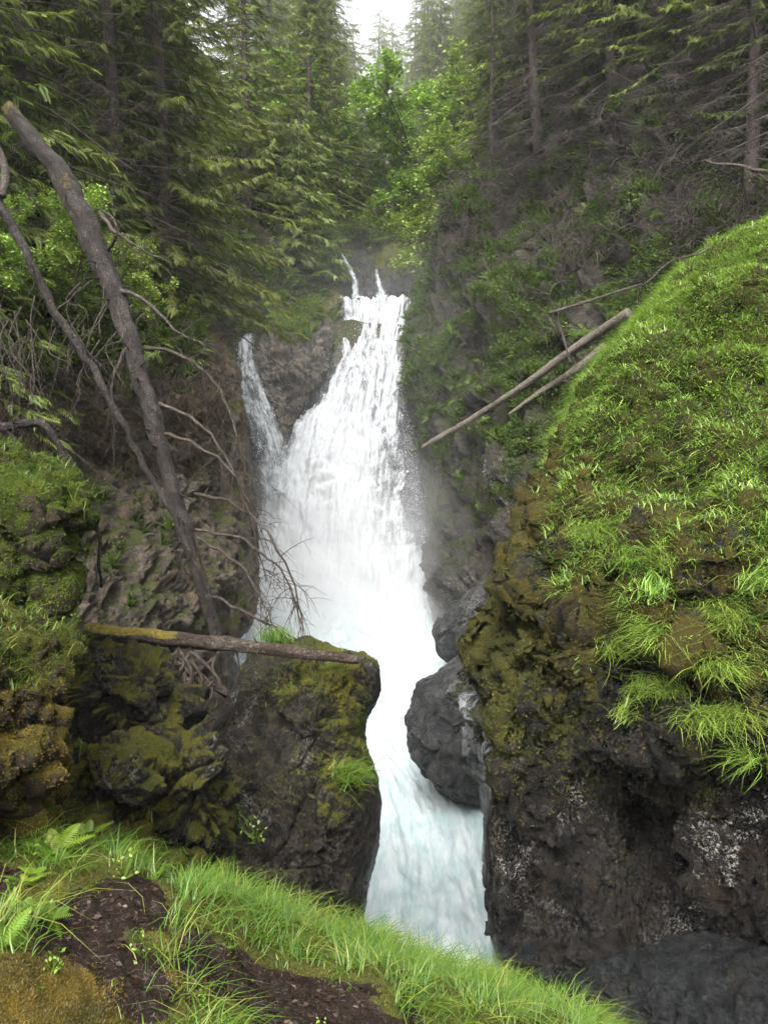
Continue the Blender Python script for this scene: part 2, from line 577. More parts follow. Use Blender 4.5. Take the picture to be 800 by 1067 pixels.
def water_mat(name, tintc=(.82, .86, .87), dark=(.36, .43, .45), alpha=True, rough=.45, st=((3.4, .6), (12, 3.2)), bump=.6):
    """white water: churned, aerated, thinning to gaps where the flow attribute is low"""
    m, nt, out = new_mat(name)
    fl = attr(nt, "flow").outputs['Vector']      # x across, y along, in metres
    th = attr(nt, "thick").outputs['Fac']
    mp = N(nt, "ShaderNodeMapping")
    mp.inputs['Scale'].default_value = (*st[0], 1)
    L(nt, fl, mp.inputs[0])
    n1 = noise_node(nt, 1.0, 9, .72, mp.outputs[0], .5)
    mp2 = N(nt, "ShaderNodeMapping")
    mp2.inputs['Scale'].default_value = (*st[1], 1)
    L(nt, fl, mp2.inputs[0])
    n2 = noise_node(nt, 1.0, 8, .75, mp2.outputs[0], .3)
    n3 = noise_node(nt, 1.0, 4, .6, fl)
    n5 = noise_node(nt, 1.0, 8, .62, N(nt, "ShaderNodeMapping").outputs[0], 1.2)
    mp5 = n5.inputs['Vector'].links[0].from_node
    mp5.inputs['Scale'].default_value = (1.7, 1.1, 1)
    L(nt, fl, mp5.inputs[0])
    q = mth(nt, 'ADD', mth(nt, 'MULTIPLY', n1.outputs[0], .34), mth(nt, 'MULTIPLY', n2.outputs[0], .30))
    q = mth(nt, 'ADD', q, mth(nt, 'MULTIPLY', n5.outputs[0], .36))
    colr = mix(nt, ramp(nt, q, [(.40, 0), (.60, 1)]), dark, tintc)
    colr = mix(nt, mth(nt, 'MULTIPLY', th, .5, True), colr, tintc)
    d = N(nt, "ShaderNodeBsdfPrincipled")
    L(nt, colr, d.inputs['Base Color'])
    d.inputs['Roughness'].default_value = rough
    d.inputs['Specular IOR Level'].default_value = .3
    bp = N(nt, "ShaderNodeBump")
    bp.inputs['Strength'].default_value = bump
    bp.inputs['Distance'].default_value = .2
    L(nt, q, bp.inputs['Height'])
    L(nt, bp.outputs[0], d.inputs['Normal'])
    tr = N(nt, "ShaderNodeBsdfTranslucent")
    L(nt, colr, tr.inputs[0])
    ms = N(nt, "ShaderNodeMixShader")
    ms.inputs[0].default_value = .3
    L(nt, d.outputs[0], ms.inputs[1])
    L(nt, tr.outputs[0], ms.inputs[2])
    if alpha:
        a = mth(nt, 'ADD', mth(nt, 'SUBTRACT', th, .5), mth(nt, 'MULTIPLY', mth(nt, 'SUBTRACT', q, .5), 3.4))
        a = ramp(nt, mth(nt, 'ADD', a, .5), [(.30, 0), (.78, 1)])
        tp = N(nt, "ShaderNodeBsdfTransparent")
        m2 = N(nt, "ShaderNodeMixShader")
        L(nt, a, m2.inputs[0])
        L(nt, tp.outputs[0], m2.inputs[1])
        L(nt, ms.outputs[0], m2.inputs[2])
        L(nt, m2.outputs[0], out.inputs[0])
    else:
        L(nt, ms.outputs[0], out.inputs[0])
    return m


def plain_mat(name, a, b, scale=6, rough=.8):
    m, nt, out = new_mat(name)
    co = N(nt, "ShaderNodeTexCoord").outputs['Object']
    n = noise_node(nt, scale, 7, .65, co)
    bs = N(nt, "ShaderNodeBsdfPrincipled")
    L(nt, mix(nt, ramp(nt, n.outputs[0], [(.35, 0), (.65, 1)]), a, b), bs.inputs['Base Color'])
    bs.inputs['Roughness'].default_value = rough
    bs.inputs['Specular IOR Level'].default_value = .25
    L(nt, bs.outputs[0], out.inputs[0])
    return m


M_WET = rock_mat("wet_rock", dark=(.0055, .005, .0045), mid=(.015, .0125, .0105), moss_a=(.022, .026, .004), moss_b=(.075, .070, .009), rough=(.16, .75), pale=(.30, .285, .26), spec=.2, rust=(.085, .052, .009))
M_BASE = rock_mat("river_rock", dark=(.014, .015, .016), mid=(.034, .036, .037), rough=(.2, .6), pale_amt=.4, spec=.25)
M_FAR = rock_mat("gorge_rock", dark=(.018, .016, .013), mid=(.045, .039, .031), scale=.5, moss_a=(.022, .030, .006), moss_b=(.055, .058, .011), rough=(.4, .8), pale_amt=.35, soil=(.035, .026, .018))
M_LEFT = rock_mat("brown_rock", dark=(.045, .036, .028), mid=(.105, .085, .068), scale=.7, moss_a=(.04, .05, .008), moss_b=(.09, .09, .014), rough=(.4, .8), pale_amt=.4, soil=(.075, .052, .034))
M_MID = rock_mat("pale_rock", dark=(.022, .0185, .014), mid=(.095, .082, .064), pale=(.33, .31, .28), scale=.6, rough=(.35, .7), pale_amt=1.3, moss_a=(.05, .055, .01), moss_b=(.11, .10, .015))
M_BANK = rock_mat("forest_floor", dark=(.010, .006, .004), mid=(.022, .013, .008), soil=(.018, .0105, .0065), pale=(.2, .16, .12), scale=2.4, streak=False, rough=(.7, .95), moss_a=(.06, .075, .010), moss_b=(.13, .115, .014), pale_amt=.3, rust=(.15, .10, .012), spec=.2)
M_MOUND = rock_mat("moss_bank", dark=(.018, .014, .009), mid=(.04, .028, .018), scale=1.6, streak=False, rough=(.6, .9), moss_a=(.028, .04, .004), moss_b=(.08, .088, .009), rust=(.10, .06, .009), spec=.2)
M_TERR = rock_mat("hillside", dark=(.022, .02, .012), mid=(.05, .042, .026), scale=.6, streak=False, moss_a=(.03, .045, .01), moss_b=(.06, .07, .014), rough=(.7, .9), spec=.2)

M_SHELF = rock_mat("washed_rock", dark=(.0075, .0085, .009), mid=(.0185, .0205, .0215), rough=(.22, .6), pale_amt=.2, spec=.2)
M_WETMOSS = rock_mat("mossy_rock", spec=.18, dark=(.008, .007, .006), mid=(.025, .021, .017), moss_a=(.05, .058, .008), moss_b=(.135, .12, .012), rough=(.25, .6), pale_amt=.8, pale=(.2, .19, .175), rust=(.15, .10, .012))
M_GRASS = leaf_mat("grass_blade", (.065, .13, .012), (.205, .32, .040), (.31, .38, .085), trans=.36, gloss=.045)
M_GRASS2 = leaf_mat("bank_grass", (.028, .070, .004), (.075, .142, .008), (.19, .20, .04), trans=.3, gloss=.03)
M_MOSSF = leaf_mat("moss_fuzz", (.035, .045, .006), (.09, .09, .011), (.14, .12, .016), trans=.25, gloss=.02)
M_MOSSG = leaf_mat("green_moss", (.026, .050, .004), (.082, .112, .009), (.14, .15, .014), trans=.3, gloss=.02)
M_MOSSO = leaf_mat("rust_moss", (.045, .038, .005), (.12, .086, .010), (.185, .130, .016), trans=.25, gloss=.02)
M_SPRUCE = leaf_mat("spruce_needle", (.042, .056, .011), (.125, .15, .023), (.22, .25, .036), trans=.34, gloss=.02, obj_var=.5)
M_SPRUCEL = leaf_mat("young_needle", (.08, .115, .016), (.15, .205, .024), (.23, .28, .035), trans=.3, gloss=.04, obj_var=.3)
M_ALDER = leaf_mat("alder_leaf", (.10, .17, .02), (.19, .28, .032), (.28, .36, .06), trans=.42, gloss=.05)
M_SHRUB = leaf_mat("shrub_leaf", (.026, .040, .008), (.058, .082, .012), (.10, .125, .018), trans=.3, gloss=.008)
M_FERN = leaf_mat("fern_frond", (.06, .11, .010), (.115, .18, .015), (.17, .22, .025), trans=.35, gloss=.02)
M_BARK = bark_mat("bark", (.02, .014, .011), (.065, .046, .039), lich=.3)
M_DEAD = bark_mat("dead_wood", (.005, .0036, .003), (.021, .0145, .0115), lichen=(.10, .088, .078), lich=.3, moss=1)
M_TWIG = bark_mat("dead_twig", (.02, .0145, .011), (.055, .041, .031), lichen=(.12, .105, .09), lich=.3)
M_BROWNTWIG = bark_mat("bare_twig", (.022, .016, .012), (.055, .041, .034), lich=.2)
M_PALELOG = bark_mat("weathered_wood", (.04, .033, .025), (.13, .11, .085), lichen=(.2, .19, .17), lich=.4)
M_LOG = bark_mat("log_bark", (.012, .008, .0055), (.042, .027, .018), lich=.15, moss=1)
M_TRICKLE = water_mat("trickle_water", tintc=(.42, .44, .45), dark=(.10, .11, .115), rough=.12, st=((16, .7), (55, 2.6)), bump=.8)
M_FALL = water_mat("white_water", tintc=(.50, .515, .525), dark=(.16, .18, .195))
M_RIVER = water_mat("churned_water", tintc=(.58, .62, .625), dark=(.27, .40, .41), alpha=False, rough=.35, st=((2.8, .6), (13, 3)), bump=.45)
M_THIN = water_mat("thin_fall", tintc=(.46, .48, .49), dark=(.2, .225, .24))
M_DROP = plain_mat("spray_drop", (.6, .62, .63), (.7, .72, .73), rough=.4)
M_LITTER = leaf_mat("needle_litter", (.010, .005, .003), (.032, .016, .009), (.10, .066, .042), trans=.05, gloss=.03)

# ------------------------------------------------------------------ templates
def join(parts):
    Vs, Fs, As = [], [], []
    k = 0
    for V, Fc, A in parts:
        Vs.append(V)
        Fs.append(Fc + k)
        As.append(A)
        k += len(V)
    return np.concatenate(Vs), np.concatenate(Fs), np.concatenate(As)


def frames(nrm, yaw=None, up=None):
    """rotation matrices whose z axis is nrm, spun by yaw"""
    n = len(nrm)
    z = nrm / np.linalg.norm(nrm, axis=1)[:, None]
    ref = np.where(np.abs(z[:, 2:]) < .95, np.array([[0, 0, 1.0]]), np.array([[1.0, 0, 0]])) if up is None else up
    x = np.cross(ref, z)
    x /= np.maximum(np.linalg.norm(x, axis=1), 1e-6)[:, None]
    y = np.cross(z, x)
    if yaw is None:
        yaw = rng.random(n) * 2 * math.pi
    c, s = np.cos(yaw)[:, None], np.sin(yaw)[:, None]
    return np.stack([x * c + y * s, -x * s + y * c, z], 2)


def stamp(tV, tF, pts, Rm, sc, tint):
    """realise copies of a little template"""
    n = len(pts)
    sc = np.asarray(sc, float)
    V = np.einsum('nij,kj->nki', Rm, tV) * sc[:, None, None] + pts[:, None]
    Fc = tF[None] + (np.arange(n) * len(tV))[:, None, None]
    return V.reshape(-1, 3), Fc.reshape(-1, tF.shape[1]), np.repeat(tint, len(tV))


def blades(pts, up, length, width, bend, tint, azim=None):
    """grass blades: bent tapering strips. up: growth direction"""
    n = len(pts)
    az = rng.random(n) * 2 * math.pi if azim is None else azim
    lean = np.stack([np.cos(az), np.sin(az), np.zeros(n)], 1)
    side = np.stack([-np.sin(az), np.cos(az), np.zeros(n)], 1)
    rows = []
    for f, w in ((0, 1), (.35, .95), (.7, .65), (1, 0)):
        c = pts + up * (length * (f - .28 * bend * f * f))[:, None] + lean * (length * bend * f * f)[:, None]
        c = c - np.array([0, 0, 1.0]) * (length * bend * .42 * f ** 3)[:, None]
        if w:
            rows += [c - side * (width * w / 2)[:, None], c + side * (width * w / 2)[:, None]]
        else:
            rows.append(c)
    V = np.stack(rows, 1).reshape(-1, 3)
    t = np.array([[0, 1, 3], [0, 3, 2], [2, 3, 5], [2, 5, 4], [4, 5, 6]])
    Fc = (t[None] + (np.arange(n) * 7)[:, None, None]).reshape(-1, 3)
    return V, Fc, np.repeat(tint, 7)


def tube(path, rad, sides=8, cap=True, wob=0.0):
    """tapered tube along points -> V, quads"""
    path = np.asarray(path, float)
    rad = np.broadcast_to(np.asarray(rad, float), (len(path),))
    tg = np.gradient(path, axis=0)
    tg /= np.maximum(np.linalg.norm(tg, axis=1), 1e-9)[:, None]
    ref = np.array([0, 0, 1.0]) if abs(tg[:, 2].mean()) < .8 else np.array([0, 1.0, 0])
    x = np.cross(tg, ref)
    x /= np.maximum(np.linalg.norm(x, axis=1), 1e-9)[:, None]
    y = np.cross(x, tg)
    a = np.linspace(0, 2 * math.pi, sides, endpoint=False)
    rr = rad[:, None] * np.ones(sides)
    arc = np.concatenate([[0], np.cumsum(np.linalg.norm(np.diff(path, axis=0), axis=1))]) / max(rad.mean(), 1e-6)
    if wob:
        rr = rr * (1 + .55 * wob * pnoise(np.stack([np.repeat(arc, sides) * .55, np.tile(np.cos(a) * 3.5, len(path)), np.tile(np.sin(a) * 3.5, len(path)) + 3], 1)).reshape(len(path), sides) + wob * pnoise(np.stack([np.repeat(arc, sides) * .16, np.tile(np.cos(a) * 1.3, len(path)), np.tile(np.sin(a) * 1.3, len(path)) + path[0, 0] * 7], 1)).reshape(len(path), sides))
    V = path[:, None] + rr[..., None] * (x[:, None] * np.cos(a)[None, :, None] + y[:, None] * np.sin(a)[None, :, None])
    V = V.reshape(-1, 3)
    Fq = grid_faces(len(path), sides, True)
    if cap:
        n0 = len(V)
        V = np.concatenate([V, path[:1], path[-1:]])
        k = np.arange(sides)
        k2 = (k + 1) % sides
        e = (len(path) - 1) * sides
        Fq = np.concatenate([Fq, np.stack([np.full(sides, n0), k, k2, k2], 1)[:, [0, 1, 2, 2]][:, :4], np.stack([np.full(sides, n0 + 1), e + k2, e + k, e + k], 1)])
    return V, Fq


def fix_deg(Fq):
    """quads with repeated corner -> triangles; all faces to triangles"""
    a = Fq[:, [0, 1, 2]]
    b = Fq[:, [0, 2, 3]]
    t = np.concatenate([a, b])
    ok = (t[:, 0] != t[:, 1]) & (t[:, 1] != t[:, 2]) & (t[:, 0] != t[:, 2])
    return t[ok]


def tubes(lst):
    """many tubes into one vertex/triangle list"""
    Vs, Fs, k = [], [], 0
    for V, Fq in lst:
        Vs.append(V)
        Fs.append(fix_deg(Fq) + k)
        k += len(V)
    return np.concatenate(Vs), np.concatenate(Fs)


# a flat spray of needles: stem along +x, side twiglets
def make_spray(npair=5, tl=.42, w=.085, droop=.12):
    Vs, Fs = [], []

    def rh(o, dirv, ln, wd):
        dirv = np.array(dirv, float)
        dirv /= np.linalg.norm(dirv)
        s = np.cross(dirv, [0, 0, 1.0])
        s /= np.linalg.norm(s)
        k = sum(len(x) for x in Vs)
        o = np.array(o, float)
        Vs.append(np.array([o, o + dirv * ln * .45 + s * wd / 2 + [0, 0, .012], o + dirv * ln - [0, 0, droop * ln], o + dirv * ln * .45 - s * wd / 2 + [0, 0, .012]]))
        Fs.append(np.array([[0, 1, 2], [0, 2, 3]]) + k)
    for i in range(npair):
        f = .12 + .78 * i / (npair - 1)
        ln = tl * (1 - .55 * f)
        for s in (-1, 1):
            rh((f, 0, -droop * f * f), (.72, s * .7, -.12), ln, w)
    for f in (0, .3, .6, .85):
        rh((f, 0, -droop * f * f), (1, (f * 7 % 1 - .5) * .5, -droop * 1.5), .3, w * .8)
    return np.concatenate(Vs), np.concatenate(Fs)


SPRAY = make_spray(9, .30, .055, .3)
LEAF = (np.array([[0, 0, 0], [.35, .3, .06], [1, 0, -.06], [.35, -.3, .06], [.4, 0, 0.]]), np.array([[0, 4, 1], [4, 2, 1], [0, 3, 4], [4, 3, 2]]))


def make_frond(n=13):
    """fern frond along +x arching, unit length"""
    Vs, Fs, k = [], [], 0
    for i in range(n):
        f = .1 + .88 * i / (n - 1)
        z = .42 * f - .55 * f * f
        ln = .27 * math.sin(math.pi * (.12 + .86 * f)) ** .8
        for s in (-1, 1):
            o = np.array([f, 0, z])
            e = o + np.array([.25 * ln, s * ln, -.16 * ln])
            w = .045
            Vs.append(np.array([o - [w * .6, 0, 0], o + [w, s * .02, 0], (o + e) / 2 + [w * .7, 0, .02], e, (o + e) / 2 - [w * .5, 0, -.01]]))
            Fs.append(np.array([[0, 1, 2], [0, 2, 4], [4, 2, 3]]) + k)
            k += 5
    # rachis
    f = np.linspace(0, 1, 7)
    pth = np.stack([f, np.zeros(7), .42 * f - .55 * f * f], 1)
    a = pth + [0, .007, 0]
    b = pth - [0, .007, 0]
    Vs.append(np.stack([a, b], 1).reshape(-1, 3))
    q = []
    for i in range(6):
        q += [[2 * i, 2 * i + 1, 2 * i + 3], [2 * i, 2 * i + 3, 2 * i + 2]]
    Fs.append(np.array(q) + k)
    return np.concatenate(Vs), np.concatenate(Fs)


FROND = make_frond()


def fern(nf=9, r=None):
    r = r or rng
    ps = []
    for i in range(nf):
        yaw = 2 * math.pi * i / nf + r.normal() * .25
        tilt = r.uniform(.25, .75)
        z = np.array([[-math.sin(tilt) * math.cos(yaw), -math.sin(tilt) * math.sin(yaw), math.cos(tilt)]])
        x = np.array([[math.cos(tilt) * math.cos(yaw), math.cos(tilt) * math.sin(yaw), math.sin(tilt)]])
        y = np.cross(z, x)
        Rm = np.stack([x, y, z], 2)
        ps.append(stamp(*FROND, np.zeros((1, 3)), Rm, [r.uniform(.7, 1.1)], np.array([r.random()])))
    return join(ps)


def leafy_sprig(nl=16, r=None, ln=.12):
    """sprig of broad leaves about a short branching stem, unit height"""
    r = r or rng
    p = np.stack([r.normal(0, .28, nl), r.normal(0, .28, nl), r.uniform(.2, 1, nl)], 1)
    nrm = np.stack([r.normal(0, .5, nl), r.normal(0, .5, nl), np.ones(nl)], 1)
    lv = stamp(*LEAF, p, frames(nrm, r.random(nl) * 6.28), r.uniform(.7, 1.3, nl) * ln * 2.2, r.random(nl))
    sV = np.stack([np.repeat([[-.008, 0, 0]], nl, 0), np.repeat([[.008, 0, 0]], nl, 0), p * [.35, .35, .6], p], 1).reshape(-1, 3)
    sF = (np.array([[0, 1, 2], [1, 3, 2]])[None] + (np.arange(nl) * 4)[:, None, None]).reshape(-1, 3)
    return join([lv, (sV, sF, np.zeros(len(sV)))])


# ------------------------------------------------------------------ world & light
SUN_EL, SUN_AZ = R(50), R(192)     # azimuth clockwise from +y (ahead): light from high, a little behind
w = bpy.data.worlds.new("World")
scene.world = w
w.use_nodes = True
nt = w.node_tree
nt.nodes.clear()
wo = nt.nodes.new("ShaderNodeOutputWorld")
bg = nt.nodes.new("ShaderNodeBackground")
sky = nt.nodes.new("ShaderNodeTexSky")
sky.sky_type = 'NISHITA'
sky.sun_disc = False
sky.sun_elevation = SUN_EL
sky.sun_rotation = SUN_AZ
sky.air_density = 1.0
sky.dust_density = 6.0
sky.ozone_density = 1.0
hs = nt.nodes.new("ShaderNodeHueSaturation")     # overcast: cloud takes the blue out
hs.inputs['Saturation'].default_value = .12
hs.inputs['Value'].default_value = 1.5
L(nt, sky.outputs[0], hs.inputs['Color'])
L(nt, hs.outputs[0], bg.inputs[0])
bg.inputs[1].default_value = .15
L(nt, bg.outputs[0], wo.inputs[0])

sl = bpy.data.lights.new("sun", 'SUN')
sl.energy = 1.5
sl.angle = R(35)
sl.color = (1, .97, .93)
so = bpy.data.objects.new("sun", sl)
COL.objects.link(so)
sd = Vector((math.sin(SUN_AZ) * math.cos(SUN_EL), math.cos(SUN_AZ) * math.cos(SUN_EL), math.sin(SUN_EL)))
so.rotation_euler = sd.to_track_quat('Z', 'Y').to_euler()
so.location = (0, -10, 60)

# ------------------------------------------------------------------ terrain (one sheet)
def terr_z(x, y):
    x, y = np.asarray(x, float), np.asarray(y, float)
    fl = np.interp(y, [-400, 0, 31, 36.5, 37.5, 44, 47, 110, 160, 700], [-14, -11.5, -10.5, -9.5, 4.6, 5.6, 8.6, 27, 34, 60])
    xl = np.interp(y, [-400, 0, 8, 12, 17, 22, 30, 34.5, 36.5, 39, 46, 60, 300], [8, 7, 7.2, 7.6, 6.2, 5.0, 7.5, 7.6, 5.0, 2.6, 2.3, 1.5, 1])
    xr = np.interp(y, [-400, 0, 8, 14, 20, 26, 32, 36, 39, 46, 60, 300], [16, 15, 14.5, 13.5, 12.5, 9.0, 5.6, 3.6, 2.2, 1.6, 1.5, 1])
    zl = np.interp(y, [-400, 0, 6, 12, 17, 22, 33, 37, 45, 60, 300], [-3, -1.2, .2, 2.0, 2.2, 2.4, 4.4, 7.2, 11, 14.5, 60])
    zr = np.interp(y, [-400, 0, 12, 20, 30, 36, 45, 60, 300], [4, 5, 7, 9.5, 10, 7.5, 9.5, 14.5, 60])
    dl, dr = -x - xl, x - xr
    far = sstep(60, 240, np.hypot(x, y))
    left = zl + (.95 * np.minimum(dl, 40) + .25 * np.maximum(dl - 40, 0)) * (1 - .5 * far)
    right = zr + (.8 * np.minimum(dr, 40) + .25 * np.maximum(dr - 40, 0)) * (1 - .5 * far)
    z = fl + (left - fl) * sstep(-.5, 1.0, dl) + (right - fl) * sstep(-.5, 1.2, dr)
    lim = np.where(y > 0, 36 + .12 * np.hypot(x, y), 14 + .12 * np.hypot(x, y))
    return np.where(z > lim, lim + (z - lim) * .15, z)


g = np.sinh(np.linspace(-1, 1, 321) * 4.2) / np.sinh(4.2)
gx = g * 620
gy = 24 + g * 660
X, Y = np.meshgrid(gx, gy)
Z = terr_z(X, Y)
Vt = np.stack([X, Y, Z], -1).reshape(-1, 3)
Vt[:, 2] += .35 * fbm(Vt * .35, 4) * sstep(6, 12, Vt[:, 1])
TERR = Surf(Vt, grid_faces(*X.shape)[:, ::-1])
mo = np.clip(.45 + .5 * fbm(TERR.V * .25, 3), 0, 1)
tag(link("terrain", mesh("terrain", TERR.V, TERR.F, dict(moss=mo)), M_TERR), kind='structure')


def ground_z(x, y):
    return float(terr_z(x, y))


# ------------------------------------------------------------------ rock masses
# right near cliff: grassy shoulder over a dripping mossy face
RC = relief(
    [(905, 172), (806, 234), (744, 262), (702, 300), (668, 338), (633, 380), (602, 422), (580, 474), (560, 520), (534, 580), (526, 625), (520, 655), (500, 676), (497, 720), (501, 780), (506, 850), (508, 920), (516, 985), (540, 1040), (560, 1120), (560, 1320)],
    [(1120, 165), (1120, 260), (1120, 330), (1120, 400), (1120, 470), (1120, 560), (1120, 640), (1120, 700), (1120, 800), (1120, 900), (1120, 1000), (1120, 1150), (1120, 1320)],
    [(900, 165, 13.6), (800, 228, 13), (690, 292, 12.2), (592, 415, 11.2), (576, 470, 10.8), (534, 580, 10.2), (500, 690, 9.9), (505, 850, 9.7), (516, 985, 9.6), (560, 1200, 9.4),
     (800, 300, 11.4), (720, 350, 11.0), (660, 420, 10.3), (800, 420, 9.7), (700, 480, 9.5), (620, 540, 9.6), (640, 620, 9.2), (720, 580, 8.6), (800, 560, 8.1), (790, 640, 8.2), (700, 680, 8.6), (600, 720, 9.2),
     (700, 760, 8.4), (640, 790, 9.3), (720, 850, 9.5), (665, 860, 9.9), (560, 830, 9.25), (770, 900, 8.0), (800, 780, 8.0), (800, 900, 8.3), (600, 920, 9.0), (620, 1000, 8.6), (720, 1010, 8.4), (800, 1040, 8.0), (1120, 400, 8), (1120, 700, 6.5), (1120, 1200, 6.5), (700, 1200, 8.2)],
    430, 420, rl=(60, 1.3), back=(4, 3, 3), bias=1.25)
u, v = RC.u, RC.v
# line where the grass turf ends over the face
turf_v = np.interp(u, [480, 560, 600, 640, 690, 720, 760, 800, 1100], [380, 430, 480, 530, 560, 580, 545, 570, 640])
g_turf = sstep(25, -45, v - turf_v + 45 * pnoise(RC.V * 1.4))
base_m = sstep(930, 1000, v + 40 * pnoise(RC.V * .9))
mossz = sstep(900, 670, v + 90 * pnoise(RC.V * .8 + 9)) * (1 - g_turf * .5)
rocky(RC, .4, .46, .06, 1.0, (1, 1, .55), 1)
pillows(RC, g_turf * (.35 + .65 * RC.edge), .6, .22, 12)
pillows(RC, g_turf, .22, .08, 14)
face = (1 - g_turf) * (1 - base_m)
h1 = pillows(RC, np.clip(mossz, 0, 1) * (1 - .7 * g_turf), .6, .42, 2)
h2 = pillows(RC, np.clip(mossz, 0, 1) * (1 - .6 * g_turf), .2, .12, 5)
# runnels down the wet face
q = RC.V * np.array([3.2, 3.2, .35])
RC.push(face * (.10 * fbm(q, 4, .55) - .05 * np.abs(pnoise(q * 2.1))))
moss_rc = np.clip(mossz * .75 + g_turf * .8 - .02 + .42 * fbm(RC.V * 1.2 + 4, 4) - .9 * base_m * 0, 0, 1) * (1 - base_m)
moss_rc = moss_rc * sstep(970, 800, v + 60 * pnoise(RC.V * 2))
moss_rc = np.clip(moss_rc * (g_turf + (1 - g_turf) * sstep(-.6, .2, h1 + .5 * h2 + .5 * np.clip(RC.N[:, 2], -.5, .6))), 0, 1)
rust_rc = np.clip(sstep(-60, 30, v - turf_v) * sstep(330, 60, v - turf_v) * .8 + .5 * pnoise(RC.V * 1.7), 0, 1)
pale_rc = 1.5 * sstep(.0, .5, .8 * pnoise(RC.V * .8 + 21) + 1.3 * sstep(100, 10, np.hypot((u - 765) * 1.2, (v - 900) * .6)) - .1) * (v > 600)
tag(link("cliff_right_near", mesh("cliff_right_near", RC.V, RC.F, dict(moss=moss_rc, rust=rust_rc, pale=pale_rc)), M_WET), kind='structure')

# grey washed rock at the foot is part of the same wall: lighter smooth shelf
FT = relief([(505, 960), (522, 1000), (560, 1040), (585, 1090), (590, 1300)], [(1000, 985), (1000, 1010), (1000, 1060), (1000, 1120), (1000, 1300)],
            [(505, 960, 9.4), (522, 1000, 9.0), (590, 1090, 7.9), (590, 1300, 7.6), (680, 975, 8.1), (700, 1040, 7.3), (800, 985, 7.5), (820, 1060, 6.9), (1000, 985, 6.6), (1000, 1300, 5.6), (700, 1300, 6.5)],
            140, 240, rl=(60, .8), rt=(55, 1.1), back=(2, 2, 1.4), bias=1.2)
rocky(FT, .12, .42, .04, 1.3, (1, 1, .9), 4)
tag(link("rock_shelf", mesh("rock_shelf", FT.V, FT.F, dict(moss=np.zeros(len(FT.V)))), M_SHELF), kind='structure')

# right far cliff with overgrown ledges
RB = relief(
    [(575, -160), (540, 0), (521, 110), (512, 165), (472, 215), (462, 262), (441, 300), (431, 340), (431, 400), (439, 470), (444, 530), (447, 600), (455, 660), (470, 780), (480, 900)],
    [(1100, -160), (1100, 0), (1100, 110), (1100, 215), (1100, 300), (1100, 400), (1100, 530), (1100, 660), (1100, 780), (1100, 900)],
    [(540, 0, 38), (521, 110, 37), (456, 262, 36.3), (420, 340, 35), (433, 470, 32.3), (447, 600, 29.5), (455, 660, 28.2), (480, 900, 22), (600, 60, 33.5), (700, 60, 29.5), (800, 60, 26), (560, 200, 33),
     (600, 300, 28), (700, 240, 25.5), (800, 180, 23), (500, 330, 32), (520, 420, 28.5), (560, 500, 25), (520, 560, 26), (490, 620, 26.5), (530, 650, 24.5), (1100, 60, 21), (1100, 500, 16), (800, 500, 18.5), (600, 700, 22), (700, 900, 18)],
    360, 360, rl=(30, 2.0), back=(5, 3, 3), bias=1.25, ew=26, e0_=.12)
rocky(RB, .7, 1.0, .13, 2.2, (1, 1, .5), 7)
u, v = RB.u, RB.v
steep = RB.N[:, 2]
moss_rb = np.clip(.30 + .9 * np.clip(steep, -.3, .6) + .45 * fbm(RB.V * .35, 4) - .28 * sstep(430, 600, v), 0, 1)
pale_rb = sstep(.1, .5, pnoise(RB.V * .4 + 3)) * sstep(360, 560, v)
tag(link("cliff_right_far", mesh("cliff_right_far", RB.V, RB.F, dict(moss=moss_rb, pale=pale_rb, soil=np.clip(.5 + .5 * fbm(RB.V * .3 + 8, 3), 0, 1) * sstep(420, 250, v))), M_FAR), kind='structure')

# left cliff under the forest
LC = relief(
    [(-160, 285), (-160, 400), (-160, 520), (-160, 640), (-160, 760), (-160, 900)],
    [(222, 343), (238, 362), (250, 385), (256, 430), (263, 480), (268, 540), (270, 590), (263, 640), (240, 680), (230, 760), (225, 900)],
    [(-160, 285, 13.5), (-160, 600, 11.5), (-160, 900, 10.5), (0, 320, 16), (0, 450, 14.6), (0, 640, 13.2), (100, 330, 17.5), (100, 450, 16.4), (110, 600, 15), (222, 343, 20.5), (250, 385, 20.2), (265, 500, 19.6), (270, 590, 19), (240, 680, 17.5), (225, 900, 14), (180, 560, 16.9), (180, 430, 17.9), (200, 640, 16.4), (100, 760, 12.8)],
    280, 260, rr=(50, 1.5), rt=(40, 1.0), back=(3, 4, 3.5), bias=1.25)
rocky(LC, .7, .75, .10, 1.7, (1, 1, .75), 11)
u, v = LC.u, LC.v
moss_lc = np.clip(.05 + .8 * np.clip(LC.N[:, 2], -.3, .7) + .4 * fbm(LC.V * .5, 4) + .3 * sstep(400, 340, v) + .25 * sstep(560, 640, v), 0, 1)
soil_lc = sstep(500, 400, v + 60 * pnoise(LC.V * .6))
tag(link("cliff_left", mesh("cliff_left", LC.V, LC.F, dict(moss=moss_lc, soil=soil_lc, pale=sstep(.05, .4, pnoise(LC.V * .6 + 2)) * sstep(440, 520, v))), M_LEFT), kind='structure')

